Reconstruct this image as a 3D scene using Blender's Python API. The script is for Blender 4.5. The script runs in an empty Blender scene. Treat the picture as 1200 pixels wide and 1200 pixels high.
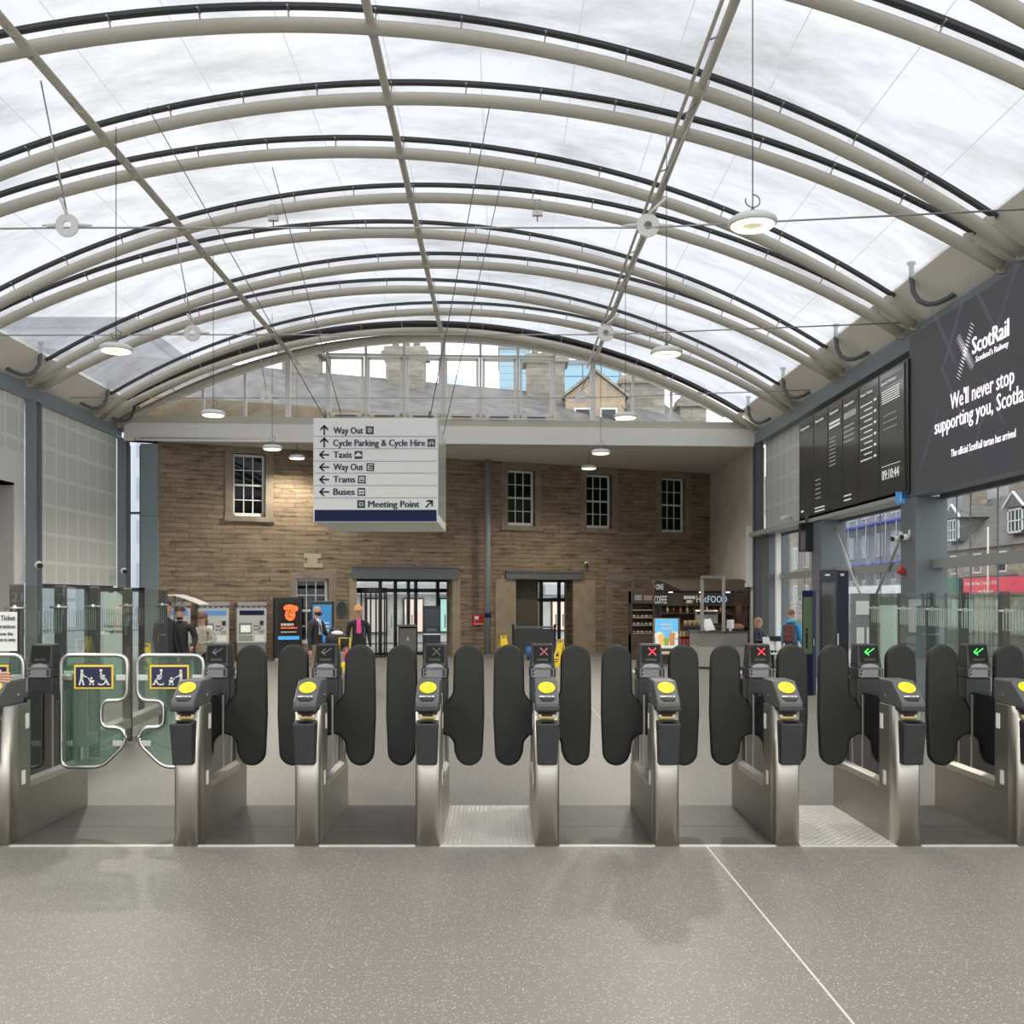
import bpy, bmesh, math, random
from mathutils import Vector, Matrix
random.seed(7)
PI = math.pi
SC = bpy.context.scene
COL = SC.collection

# ------------------------------------------------------------------ camera, world, exposure
EYE = 1.75
cam_d = bpy.data.cameras.new('camera')
cam = bpy.data.objects.new('camera', cam_d); COL.objects.link(cam)
cam.location = (0, 0, EYE); cam.rotation_euler = (PI/2, 0, 0)
cam_d.sensor_width = 36; cam_d.lens = 36; cam_d.shift_x = 0.01; cam_d.shift_y = 0.085
cam_d.clip_end = 600
SC.camera = cam
SC.view_settings.view_transform = 'Standard'
SC.view_settings.look = 'None'
SC.view_settings.gamma = 1
SC.view_settings.use_curve_mapping = False
SC.view_settings.exposure = 0.68
SC.cycles.max_bounces = 10
SC.cycles.transparent_max_bounces = 24
SC.cycles.use_denoising = True
SC.cycles.sample_clamp_indirect = 6

world = bpy.data.worlds.new('overcast_sky'); SC.world = world
world.use_nodes = True
wn = world.node_tree.nodes; wl = world.node_tree.links
bg = wn['Background']
tc = wn.new('ShaderNodeTexCoord'); nz = wn.new('ShaderNodeTexNoise'); rp = wn.new('ShaderNodeValToRGB')
nz.inputs['Scale'].default_value = 2.2; nz.inputs['Detail'].default_value = 6
rp.color_ramp.elements[0].position = .3; rp.color_ramp.elements[0].color = (.80, .84, .91, 1)
rp.color_ramp.elements[1].position = .62; rp.color_ramp.elements[1].color = (1, 1, 1, 1)
wl.new(tc.outputs['Generated'], nz.inputs['Vector']); wl.new(nz.outputs['Fac'], rp.inputs['Fac'])
wl.new(rp.outputs['Color'], bg.inputs['Color'])
bg.inputs['Strength'].default_value = 1.55
PENDANT_EMIT = 1.5
PENDANT_WATT = 135
# a dim sun behind the cloud
sun_d = bpy.data.lights.new('hazy_sun', 'SUN'); sun_d.energy = 0.5; sun_d.angle = 0.9; sun_d.color = (1, .97, .92)
sun = bpy.data.objects.new('hazy_sun', sun_d); COL.objects.link(sun)
sun.location = (5, 0, 30); sun.rotation_euler = (math.radians(38), math.radians(8), 0)

# ------------------------------------------------------------------ materials
MATS = {}
def mat(name, col=(.5, .5, .5), rough=.5, metal=0., emit=None, estr=0., spec=.5, noise=0., nscale=8., bump=0., coat=0.):
    if name in MATS: return MATS[name]
    m = bpy.data.materials.new(name); m.use_nodes = True
    b = m.node_tree.nodes['Principled BSDF']; N = m.node_tree.nodes; L = m.node_tree.links
    c = (*col, 1)
    b.inputs['Base Color'].default_value = c
    b.inputs['Roughness'].default_value = rough
    b.inputs['Metallic'].default_value = metal
    b.inputs['Specular IOR Level'].default_value = spec
    b.inputs['Coat Weight'].default_value = coat
    if emit:
        b.inputs['Emission Color'].default_value = (*emit, 1); b.inputs['Emission Strength'].default_value = estr
    if noise or bump:
        t = N.new('ShaderNodeTexCoord'); z = N.new('ShaderNodeTexNoise'); z.inputs['Scale'].default_value = nscale; z.inputs['Detail'].default_value = 5
        L.new(t.outputs['Object'], z.inputs['Vector'])
        if noise:
            r = N.new('ShaderNodeValToRGB')
            r.color_ramp.elements[0].position = .3; r.color_ramp.elements[1].position = .7
            r.color_ramp.elements[0].color = (*[max(0, x*(1-noise)) for x in col], 1)
            r.color_ramp.elements[1].color = (*[min(1, x*(1+noise)) for x in col], 1)
            L.new(z.outputs['Fac'], r.inputs['Fac']); L.new(r.outputs['Color'], b.inputs['Base Color'])
        if bump:
            bp = N.new('ShaderNodeBump'); bp.inputs['Strength'].default_value = bump; bp.inputs['Distance'].default_value = .01
            L.new(z.outputs['Fac'], bp.inputs['Height']); L.new(bp.outputs['Normal'], b.inputs['Normal'])
    MATS[name] = m
    return m

def glass_mat(name, tint=(.92, .95, .95), refl=.10, rough=.0, body=None, bodyfac=0.):
    if name in MATS: return MATS[name]
    m = bpy.data.materials.new(name); m.use_nodes = True
    N = m.node_tree.nodes; L = m.node_tree.links; N.clear()
    out = N.new('ShaderNodeOutputMaterial'); tr = N.new('ShaderNodeBsdfTransparent'); gl = N.new('ShaderNodeBsdfGlossy')
    lw = N.new('ShaderNodeLayerWeight'); mx = N.new('ShaderNodeMixShader'); mt = N.new('ShaderNodeMath'); mt.operation = 'MULTIPLY_ADD'
    tr.inputs['Color'].default_value = (*tint, 1); gl.inputs['Roughness'].default_value = rough
    lw.inputs['Blend'].default_value = .25
    mt.inputs[1].default_value = .28; mt.inputs[2].default_value = refl*.3
    L.new(lw.outputs['Fresnel'], mt.inputs[0]); L.new(mt.outputs[0], mx.inputs['Fac'])
    src = tr
    if body:
        df = N.new('ShaderNodeBsdfDiffuse'); df.inputs['Color'].default_value = (*body, 1)
        m2 = N.new('ShaderNodeMixShader'); m2.inputs['Fac'].default_value = bodyfac
        L.new(tr.outputs[0], m2.inputs[1]); L.new(df.outputs[0], m2.inputs[2]); src = m2
    L.new(src.outputs[0], mx.inputs[1]); L.new(gl.outputs[0], mx.inputs[2]); L.new(mx.outputs[0], out.inputs['Surface'])
    MATS[name] = m
    return m

def nodes_of(m): return m.node_tree.nodes, m.node_tree.links, m.node_tree.nodes['Principled BSDF']

def steel_mat(name, col, rough):
    m = mat(name, col, rough, 1.0)
    N, L, b = nodes_of(m)
    t = N.new('ShaderNodeTexCoord'); mp = N.new('ShaderNodeMapping'); z = N.new('ShaderNodeTexNoise')
    mp.inputs['Scale'].default_value = (60, 60, 1.2); z.inputs['Scale'].default_value = 3; z.inputs['Detail'].default_value = 4
    r = N.new('ShaderNodeMapRange'); r.inputs['To Min'].default_value = rough-.06; r.inputs['To Max'].default_value = rough+.1
    L.new(t.outputs['Object'], mp.inputs['Vector']); L.new(mp.outputs[0], z.inputs['Vector']); L.new(z.outputs['Fac'], r.inputs['Value'])
    L.new(r.outputs[0], b.inputs['Roughness'])
    return m

def brick_mat(name, c1, c2, mortar, bw, rh, msize, bump=.6, sx=1., rough=.9, slits=False):
    """courses of stone in the object's own x (along) and z (up)"""
    m = mat(name, c1, rough)
    N, L, b = nodes_of(m)
    t = N.new('ShaderNodeTexCoord'); sp = N.new('ShaderNodeSeparateXYZ'); cb = N.new('ShaderNodeCombineXYZ')
    L.new(t.outputs['Object'], sp.inputs[0]); L.new(sp.outputs['X'], cb.inputs['X']); L.new(sp.outputs['Z'], cb.inputs['Y'])
    wob = N.new('ShaderNodeTexNoise'); wob.inputs['Scale'].default_value = 1.1; wob.inputs['Detail'].default_value = 2
    L.new(cb.outputs[0], wob.inputs['Vector'])
    ad = N.new('ShaderNodeVectorMath'); ad.operation = 'MULTIPLY_ADD'; ad.inputs[1].default_value = (.12, .05, 0)
    L.new(wob.outputs['Color'], ad.inputs[0]); L.new(cb.outputs[0], ad.inputs[2])
    br = N.new('ShaderNodeTexBrick'); br.offset = .43; br.squash = 1.5; br.squash_frequency = 3
    br.inputs['Color1'].default_value = (*c1, 1); br.inputs['Color2'].default_value = (*c2, 1); br.inputs['Mortar'].default_value = (*mortar, 1)
    br.inputs['Scale'].default_value = 1; br.inputs['Brick Width'].default_value = bw; br.inputs['Row Height'].default_value = rh
    br.inputs['Mortar Size'].default_value = msize; br.inputs['Bias'].default_value = -.1; br.inputs['Mortar Smooth'].default_value = .3
    L.new(ad.outputs[0], br.inputs['Vector'])
    n2 = N.new('ShaderNodeTexNoise'); n2.inputs['Scale'].default_value = 1.7; n2.inputs['Detail'].default_value = 8; n2.inputs['Roughness'].default_value = .7
    mp = N.new('ShaderNodeMapping'); mp.inputs['Scale'].default_value = (1, 1, 3.5); L.new(t.outputs['Object'], mp.inputs['Vector']); L.new(mp.outputs[0], n2.inputs['Vector'])
    mr = N.new('ShaderNodeMapRange'); mr.inputs['From Min'].default_value = .3; mr.inputs['From Max'].default_value = .7; mr.inputs['To Min'].default_value = .62; mr.inputs['To Max'].default_value = 1.3
    L.new(n2.outputs['Fac'], mr.inputs['Value'])
    mu = N.new('ShaderNodeMix'); mu.data_type = 'RGBA'; mu.blend_type = 'MULTIPLY'; mu.inputs['Factor'].default_value = 1
    L.new(br.outputs['Color'], mu.inputs['A']); L.new(mr.outputs[0], mu.inputs['B']); res = mu.outputs['Result']
    if slits:   # open, eroded bed joints and a few renewed pale stones
        ad.inputs[1].default_value = (.5, .10, 0); wob.inputs['Scale'].default_value = .8
        n3 = N.new('ShaderNodeTexNoise'); n3.inputs['Scale'].default_value = 1; n3.inputs['Detail'].default_value = 5; n3.inputs['Roughness'].default_value = .55
        m3 = N.new('ShaderNodeMapping'); m3.inputs['Scale'].default_value = (1.3, 1, 10); L.new(t.outputs['Object'], m3.inputs['Vector']); L.new(m3.outputs[0], n3.inputs['Vector'])
        r3 = N.new('ShaderNodeMapRange'); r3.inputs['From Min'].default_value = .565; r3.inputs['From Max'].default_value = .66; L.new(n3.outputs['Fac'], r3.inputs['Value'])
        k3 = N.new('ShaderNodeMix'); k3.data_type = 'RGBA'; k3.inputs['B'].default_value = (.055, .038, .026, 1)
        sc3 = N.new('ShaderNodeMath'); sc3.operation = 'MULTIPLY'; sc3.inputs[1].default_value = .8; L.new(r3.outputs[0], sc3.inputs[0])
        L.new(sc3.outputs[0], k3.inputs['Factor']); L.new(res, k3.inputs['A']); res = k3.outputs['Result']
    L.new(res, b.inputs['Base Color'])
    bp = N.new('ShaderNodeBump'); bp.inputs['Strength'].default_value = bump; bp.inputs['Distance'].default_value = .03; bp.invert = True
    L.new(br.outputs['Fac'], bp.inputs['Height']); L.new(bp.outputs['Normal'], b.inputs['Normal'])
    return m

def grid_mat(name, base, cell, step_u, step_z, ax='Y', duty=.86, z0=0., u0=0.):
    """panels of perforated squares: paler joints between slightly darker squares"""
    m = mat(name, base, .7)
    N, L, b = nodes_of(m)
    t = N.new('ShaderNodeTexCoord'); sp = N.new('ShaderNodeSeparateXYZ'); L.new(t.outputs['Object'], sp.inputs[0])
    def lane(sock, step, off):
        a = N.new('ShaderNodeMath'); a.operation = 'MULTIPLY_ADD'; a.inputs[1].default_value = 1/step; a.inputs[2].default_value = off
        L.new(sp.outputs[sock], a.inputs[0])
        f = N.new('ShaderNodeMath'); f.operation = 'FRACT'; L.new(a.outputs[0], f.inputs[0])
        c = N.new('ShaderNodeMath'); c.operation = 'LESS_THAN'; c.inputs[1].default_value = duty; L.new(f.outputs[0], c.inputs[0])
        return c
    a, c = lane(ax, step_u, u0), lane('Z', step_z, z0)
    k = N.new('ShaderNodeMath'); k.operation = 'MULTIPLY'; L.new(a.outputs[0], k.inputs[0]); L.new(c.outputs[0], k.inputs[1])
    mx = N.new('ShaderNodeMix'); mx.data_type = 'RGBA'; mx.inputs['A'].default_value = (*base, 1); mx.inputs['B'].default_value = (*cell, 1)
    L.new(k.outputs[0], mx.inputs['Factor']); L.new(mx.outputs['Result'], b.inputs['Base Color'])
    return m

def floor_mat():
    m = mat('speckled_floor', (.34, .325, .30), .42)
    N, L, b = nodes_of(m)
    t = N.new('ShaderNodeTexCoord')
    v = N.new('ShaderNodeTexVoronoi'); v.inputs['Scale'].default_value = 115; L.new(t.outputs['Object'], v.inputs['Vector'])
    sp = N.new('ShaderNodeSeparateColor'); L.new(v.outputs['Color'], sp.inputs[0])
    th = N.new('ShaderNodeMath'); th.operation = 'GREATER_THAN'; th.inputs[1].default_value = .88; L.new(sp.outputs['Red'], th.inputs[0])
    ds = N.new('ShaderNodeMath'); ds.operation = 'LESS_THAN'; ds.inputs[1].default_value = .45; L.new(v.outputs['Distance'], ds.inputs[0])
    sk = N.new('ShaderNodeMath'); sk.operation = 'MULTIPLY'; L.new(th.outputs[0], sk.inputs[0]); L.new(ds.outputs[0], sk.inputs[1])
    n1 = N.new('ShaderNodeTexNoise'); n1.inputs['Scale'].default_value = 160; n1.inputs['Detail'].default_value = 2; L.new(t.outputs['Object'], n1.inputs['Vector'])
    n2 = N.new('ShaderNodeTexNoise'); n2.inputs['Scale'].default_value = .6; n2.inputs['Detail'].default_value = 4; L.new(t.outputs['Object'], n2.inputs['Vector'])
    r1 = N.new('ShaderNodeValToRGB')
    r1.color_ramp.elements[0].position = .3; r1.color_ramp.elements[0].color = (.142, .134, .121, 1)
    r1.color_ramp.elements[1].position = .7; r1.color_ramp.elements[1].color = (.238, .226, .205, 1)
    L.new(n1.outputs['Fac'], r1.inputs['Fac'])
    m2 = N.new('ShaderNodeMapRange'); m2.inputs['To Min'].default_value = .9; m2.inputs['To Max'].default_value = 1.1; L.new(n2.outputs['Fac'], m2.inputs['Value'])
    mu = N.new('ShaderNodeMix'); mu.data_type = 'RGBA'; mu.blend_type = 'MULTIPLY'; mu.inputs['Factor'].default_value = 1
    L.new(r1.outputs['Color'], mu.inputs['A']); L.new(m2.outputs[0], mu.inputs['B'])
    mx = N.new('ShaderNodeMix'); mx.data_type = 'RGBA'; mx.inputs['B'].default_value = (.47, .455, .42, 1)
    L.new(sk.outputs[0], mx.inputs['Factor']); L.new(mu.outputs['Result'], mx.inputs['A'])
    # welded joints of the sheets
    sx = N.new('ShaderNodeSeparateXYZ'); L.new(t.outputs['Object'], sx.inputs[0])
    cur = mx.outputs['Result']
    for axis, pos, w, col in (('X', 1.45, .006, (.55, .53, .50)), ('X', -.25, .004, (.22, .21, .2)), ('X', -.95, .004, (.24, .23, .21)), ('X', -3.1, .004, (.24, .23, .21)),
                              ('Y', 4.95, .004, (.24, .23, .21)), ('X', 3.5, .004, (.24, .23, .21))):
        s = N.new('ShaderNodeMath'); s.operation = 'COMPARE'; s.inputs[1].default_value = pos; s.inputs[2].default_value = w
        L.new(sx.outputs[axis], s.inputs[0])
        k = N.new('ShaderNodeMix'); k.data_type = 'RGBA'; k.inputs['B'].default_value = (*col, 1)
        L.new(s.outputs[0], k.inputs['Factor']); L.new(cur, k.inputs['A']); cur = k.outputs['Result']
    L.new(cur, b.inputs['Base Color'])
    return m

def roof_mat():
    m = bpy.data.materials.new('weathered_roof_sheet'); m.use_nodes = True
    N = m.node_tree.nodes; L = m.node_tree.links; N.clear()
    out = N.new('ShaderNodeOutputMaterial'); tr = N.new('ShaderNodeBsdfTransparent'); tl = N.new('ShaderNodeBsdfTranslucent'); mx = N.new('ShaderNodeMixShader')
    t = N.new('ShaderNodeTexCoord'); mp = N.new('ShaderNodeMapping'); mp.inputs['Scale'].default_value = (.55, 1.3, .55)
    n = N.new('ShaderNodeTexNoise'); n.inputs['Scale'].default_value = .55; n.inputs['Detail'].default_value = 9; n.inputs['Roughness'].default_value = .68; n.inputs['Distortion'].default_value = .25
    L.new(t.outputs['Object'], mp.inputs['Vector']); L.new(mp.outputs[0], n.inputs['Vector'])
    r = N.new('ShaderNodeValToRGB')
    r.color_ramp.elements[0].position = .30; r.color_ramp.elements[0].color = (.235, .235, .24, 1)
    r.color_ramp.elements[1].position = .56; r.color_ramp.elements[1].color = (.40, .405, .418, 1)
    L.new(n.outputs['Fac'], r.inputs['Fac'])
    # seams across the sheets: lines at fixed arc length (UV u)
    uv = N.new('ShaderNodeUVMap'); sp = N.new('ShaderNodeSeparateXYZ'); L.new(uv.outputs[0], sp.inputs[0])
    a = N.new('ShaderNodeMath'); a.operation = 'FRACT'; L.new(sp.outputs['X'], a.inputs[0])
    c = N.new('ShaderNodeMath'); c.operation = 'LESS_THAN'; c.inputs[1].default_value = .012; L.new(a.outputs[0], c.inputs[0])
    k = N.new('ShaderNodeMix'); k.data_type = 'RGBA'; k.inputs['B'].default_value = (.27, .27, .275, 1)
    L.new(c.outputs[0], k.inputs['Factor']); L.new(r.outputs['Color'], k.inputs['A'])
    L.new(k.outputs['Result'], tr.inputs['Color']); L.new(k.outputs['Result'], tl.inputs['Color'])
    mx.inputs['Fac'].default_value = .42
    L.new(tr.outputs[0], mx.inputs[1]); L.new(tl.outputs[0], mx.inputs[2]); L.new(mx.outputs[0], out.inputs['Surface'])
    MATS['weathered_roof_sheet'] = m
    return m

STEEL = steel_mat('brushed_steel', (.54, .515, .47), .42)
STEEL_D = steel_mat('brushed_steel_dull', (.39, .37, .335), .46)
CHROME = mat('polished_tube', (.55, .55, .53), .28, 1.0)
BLACKP = mat('charcoal_plastic', (.020, .021, .023), .45, noise=.2, nscale=30)
POD = mat('grey_plastic', (.028, .029, .031), .48, spec=.35)
RUBBER = mat('black_foam', (.0105, .0115, .0098), .66, noise=.25, nscale=6, bump=.1)
DGLASS = mat('smoked_panel', (.012, .013, .015), .08)
READER = mat('reader_grey', (.085, .087, .090), .45)
DFACE = mat('display_face', (.010, .012, .010), .55, spec=.15)
YELLOW = mat('yellow_disc', (.85, .72, .02), .45)
YELLOWM = mat('yellow_plastic', (.80, .58, .02), .45)
WHITE = mat('white_paint', (.74, .74, .72), .5)
STICK = mat('white_sticker', (.78, .80, .78), .6)
CREAM = mat('cream_steelwork', (.50, .475, .405), .42)
CREAM_L = mat('pale_steelwork', (.74, .73, .70), .5)
EAVES = mat('eaves_board', (.84, .81, .73), .55)
GREYST = mat('grey_steelwork', (.20, .222, .24), .5)
GREYDK = mat('dark_grey_steel', (.10, .108, .117), .5)
RAIL = mat('dark_glazing_bar', (.045, .046, .05), .5)
BLACK = mat('matt_black', (.012, .012, .013), .6)
GALV = mat('galvanised_rod', (.42, .41, .39), .4, .6)
NAVY = mat('navy_paint', (.010, .013, .060), .6, spec=.2)
NAVYDK = mat('dark_navy_metal', (.012, .017, .028), .35)
SKIN = mat('skin_tone', (.52, .30, .22), .55)
ROOFM = roof_mat()
FLOORM = floor_mat()
CLEAR = glass_mat('clear_glass', (.965, .98, .98), .06)
GREENG = glass_mat('green_glass', (.92, .965, .945), .06)
GATEG = glass_mat('gate_glass', (.66, .80, .73), .10, body=(.30, .40, .35), bodyfac=.10)
STONE = brick_mat('brown_sandstone', (.275, .204, .136), (.198, .146, .097), (.135, .098, .067), .66, .135, .009, .8, slits=True)
ASHLAR = mat('dressed_stone', (.30, .235, .16), .85, noise=.18, nscale=3, bump=.2)
ASHLAR_D = mat('dressed_stone_dark', (.225, .185, .14), .85, noise=.2, nscale=3, bump=.2)

# ------------------------------------------------------------------ mesh helpers
class MB:
    def __init__(s): s.v = []; s.f = []; s.sm = []; s.mi = []; s.cur = 0
    def add(s, vs, fs, smooth=False):
        o = len(s.v); s.v += [tuple(v) for v in vs]
        for f in fs: s.f.append([i+o for i in f]); s.sm.append(smooth); s.mi.append(s.cur)
        return s
    def obox(s, o, a, b, c):
        o, a, b, c = Vector(o), Vector(a), Vector(b), Vector(c)
        if a.cross(b).dot(c) < 0: a, b = b, a
        vs = [o, o+a, o+a+b, o+b, o+c, o+a+c, o+a+b+c, o+b+c]
        return s.add(vs, [(0, 3, 2, 1), (4, 5, 6, 7), (0, 1, 5, 4), (1, 2, 6, 5), (2, 3, 7, 6), (3, 0, 4, 7)])
    def box(s, x0, x1, y0, y1, z0, z1):
        return s.obox((x0, y0, z0), (x1-x0, 0, 0), (0, y1-y0, 0), (0, 0, z1-z0))
    def prism(s, pts, d, smooth=False):
        """pts: planar 3D outline; d: extrusion vector"""
        pts = [Vector(p) for p in pts]; d = Vector(d); n = len(pts)
        nrm = Vector((0, 0, 0))
        for i in range(n): nrm += pts[i].cross(pts[(i+1) % n])
        if nrm.dot(d) < 0: pts = pts[::-1]
        o = len(s.v)
        s.add(pts + [p+d for p in pts], [list(range(n))[::-1], list(range(n, 2*n))])
        for i in range(n):
            j = (i+1) % n; s.f.append([o+i, o+j, o+n+j, o+n+i]); s.sm.append(smooth); s.mi.append(s.cur)
        return s
    def tube(s, pts, r, n=10, closed=False, rs=None):
        P = [Vector(p) for p in pts]; m = len(P)
        T = []
        for i in range(m):
            if closed: t = P[(i+1) % m]-P[i-1]
            else: t = P[min(i+1, m-1)]-P[max(i-1, 0)]
            T.append(t.normalized())
        ref = Vector((0, 0, 1)) if abs(T[0].z) < .9 else Vector((1, 0, 0))
        u = T[0].cross(ref).normalized(); rings = []
        for i in range(m):
            u = (u - T[i]*u.dot(T[i]))
            u = u.normalized() if u.length > 1e-6 else T[i].orthogonal().normalized()
            w = T[i].cross(u); rr = rs[i] if rs else r
            rings.append([P[i]+(u*math.cos(2*PI*k/n)+w*math.sin(2*PI*k/n))*rr for k in range(n)])
        o = len(s.v)
        for R in rings: s.v += [tuple(q) for q in R]
        for i in range(m if closed else m-1):
            a, b = i*n, ((i+1) % m)*n
            for k in range(n):
                k2 = (k+1) % n
                s.f.append([o+a+k, o+a+k2, o+b+k2, o+b+k]); s.sm.append(True); s.mi.append(s.cur)
        if not closed:
            s.f.append([o+k for k in range(n)][::-1]); s.sm.append(False); s.mi.append(s.cur)
            s.f.append([o+(m-1)*n+k for k in range(n)]); s.sm.append(False); s.mi.append(s.cur)
        return s
    def lathe(s, prof, c=(0, 0, 0), n=20, ax='Z'):
        o = len(s.v); c = Vector(c)
        for (r, h) in prof:
            for k in range(n):
                a = 2*PI*k/n
                p = (r*math.cos(a), r*math.sin(a), h) if ax == 'Z' else ((r*math.cos(a), -h, r*math.sin(a)) if ax == 'Y' else (h, r*math.cos(a), r*math.sin(a)))
                s.v.append(tuple(c+Vector(p)))
        for i in range(len(prof)-1):
            for k in range(n):
                k2 = (k+1) % n
                s.f.append([o+i*n+k, o+i*n+k2, o+(i+1)*n+k2, o+(i+1)*n+k]); s.sm.append(True); s.mi.append(s.cur)
        s.f.append([o+k for k in range(n)][::-1]); s.sm.append(False); s.mi.append(s.cur)
        s.f.append([o+(len(prof)-1)*n+k for k in range(n)]); s.sm.append(False); s.mi.append(s.cur)
        return s
    def ball(s, c, rx, ry=None, rz=None, n=14, m=9, a0=0., a1=PI):
        ry = ry or rx; rz = rz or rx
        o = len(s.v)
        for i in range(m+1):
            th = a0+(a1-a0)*i/m
            for k in range(n):
                ph = 2*PI*k/n
                s.v.append((c[0]+rx*math.sin(th)*math.cos(ph), c[1]+ry*math.sin(th)*math.sin(ph), c[2]+rz*math.cos(th)))
        for i in range(m):
            for k in range(n):
                k2 = (k+1) % n
                s.f.append([o+i*n+k, o+(i+1)*n+k, o+(i+1)*n+k2, o+i*n+k2]); s.sm.append(True); s.mi.append(s.cur)
        return s
    def build(s, name, m, parent=None, bevel=0., seg=2, solid=None):
        me = bpy.data.meshes.new(name); me.from_pydata(s.v, [], s.f)
        for mm in (m if isinstance(m, (list, tuple)) else [m]): me.materials.append(mm)
        me.polygons.foreach_set('use_smooth', s.sm); me.polygons.foreach_set('material_index', s.mi)
        if bevel:
            bm = bmesh.new(); bm.from_mesh(me); bmesh.ops.remove_doubles(bm, verts=bm.verts, dist=1e-5)
            bm.normal_update()
            es = [e for e in bm.edges if len(e.link_faces) == 2 and e.calc_face_angle(0) > .6]
            bmesh.ops.bevel(bm, geom=es, offset=bevel, segments=seg, affect='EDGES', profile=.5, clamp_overlap=True)
            bm.to_mesh(me); bm.free()
        me.update()
        o = bpy.data.objects.new(name, me); COL.objects.link(o)
        if parent: o.parent = parent
        return o

def empty(name, loc=(0, 0, 0), rz=0.):
    o = bpy.data.objects.new(name, None); COL.objects.link(o); o.location = loc; o.rotation_euler = (0, 0, rz); o.empty_display_size = .1
    return o
def tag(o, label=None, cat=None, group=None, kind=None):
    if label: o['label'] = label
    if cat: o['category'] = cat
    if group: o['group'] = group
    if kind: o['kind'] = kind
    return o
def thing(name, label, cat, loc=(0, 0, 0), rz=0., group=None, kind='thing'):
    return tag(empty(name, loc, rz), label, cat, group, kind)
def struct(o): o['kind'] = 'structure'; return o
def kids(o): return [c for c in bpy.data.objects if c.parent == o]
def copy_tree(o, parent=None, skip=()):
    c = o.copy(); COL.objects.link(c)
    if parent: c.parent = parent
    for ch in kids(o):
        if ch.name.split('.')[0] in skip: continue
        copy_tree(ch, c, skip)
    return c

# image point at a known distance -> world point (used once, to survey the place)
F = 1200.; U0 = 588.; V0 = 702.
def at(u, v, Y): return Vector(((u-U0)*Y/F, Y, EYE-(v-V0)*Y/F))
def yfloor(v): return F*EYE/(v-V0)

_H = []
def text_mesh(s):
    cu = bpy.data.curves.new('lettering', 'FONT'); cu.body = s; cu.size = 1; cu.resolution_u = 2; cu.extrude = .004
    ob = bpy.data.objects.new('lettering', cu)
    me = bpy.data.meshes.new_from_object(ob)
    bpy.data.objects.remove(ob); bpy.data.curves.remove(cu)
    return me
def txt(parent, s, o, xd, yd, cap, m, width=None, bold=.018, name='lettering', lift=.004, center=False, maxw=None):
    """lettering with its lower left corner at o (parent space), reading along xd, upright along yd"""
    if not _H:
        h = text_mesh('H'); _H.append(max(v.co.y for v in h.vertices)); bpy.data.meshes.remove(h)
    me = text_mesh(s)
    if not me.vertices: return None
    xs = [v.co.x for v in me.vertices]; x0, x1 = min(xs), max(xs)
    ky = cap/_H[0]; kx = (width/(x1-x0)) if width else ky
    xd, yd = Vector(xd).normalized(), Vector(yd).normalized(); n = xd.cross(yd); o = Vector(o)
    off = (x1+x0)/2 if center else x0
    if bold:    # a heavier weight: the outline repeated a stroke's breadth to either side
        V = [v.co.copy() for v in me.vertices]; Fc = [list(p.vertices) for p in me.polygons]; nv = len(V)
        bpy.data.meshes.remove(me); me = bpy.data.meshes.new('lettering')
        me.from_pydata([tuple(v+Vector((dx, 0, dz))) for dx, dz in ((-bold, 0), (0, .012), (bold, .006)) for v in V], [], [[i+k*nv for i in f] for k in range(3) for f in Fc]); me.update()
    for v in me.vertices:
        v.co = o + xd*((v.co.x-off)*kx) + yd*(v.co.y*ky) + n*(lift+(v.co.z+.004)*.15)
    me.materials.clear(); me.materials.append(m)
    ob = bpy.data.objects.new(name, me); COL.objects.link(ob)
    if parent: ob.parent = parent
    return ob

class Pl:
    """flat drawing plane: points (x, y) -> o + x*xd + y*yd, lifted along its normal"""
    def __init__(s, o, xd, yd, lift=.004, t=.003):
        s.o = Vector(o); s.x = Vector(xd).normalized(); s.y = Vector(yd).normalized(); s.n = s.x.cross(s.y); s.l = lift; s.t = t
    def p(s, x, y): return s.o+s.x*x+s.y*y+s.n*s.l
    def poly(s, mb, pts): mb.prism([s.p(*q) for q in pts], s.n*s.t)
    def rect(s, mb, x0, y0, x1, y1): s.poly(mb, [(x0, y0), (x1, y0), (x1, y1), (x0, y1)])
    def disc(s, mb, x, y, r, n=14, ry=None):
        ry = ry or r; s.poly(mb, [(x+r*math.cos(2*PI*k/n), y+ry*math.sin(2*PI*k/n)) for k in range(n)])
    def line(s, mb, pts, w, cap=True):
        for (x0, y0), (x1, y1) in zip(pts, pts[1:]):
            d = math.hypot(x1-x0, y1-y0) or 1; nx, ny = -(y1-y0)/d*w/2, (x1-x0)/d*w/2
            s.poly(mb, [(x0+nx, y0+ny), (x0-nx, y0-ny), (x1-nx, y1-ny), (x1+nx, y1+ny)])
    def ring(s, mb, x, y, r, w, n=18, a0=0., a1=2*PI):
        s.line(mb, [(x+r*math.cos(a0+(a1-a0)*k/n), y+r*math.sin(a0+(a1-a0)*k/n)) for k in range(n+1)], w)
    def bars(s, mb, x0, y0, x1, y1, n, fill=.45, rnd=None):
        """rows of unreadably small print: word-length dashes"""
        rnd = rnd or random
        st = (y1-y0)/n
        for i in range(n):
            x = x0
            while x < x1-.02*(x1-x0):
                w = min(rnd.uniform(.06, .2)*(x1-x0), x1-x); s.rect(mb, x, y0+i*st, x+w, y0+i*st+st*fill); x += w+.03*(x1-x0)
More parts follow.
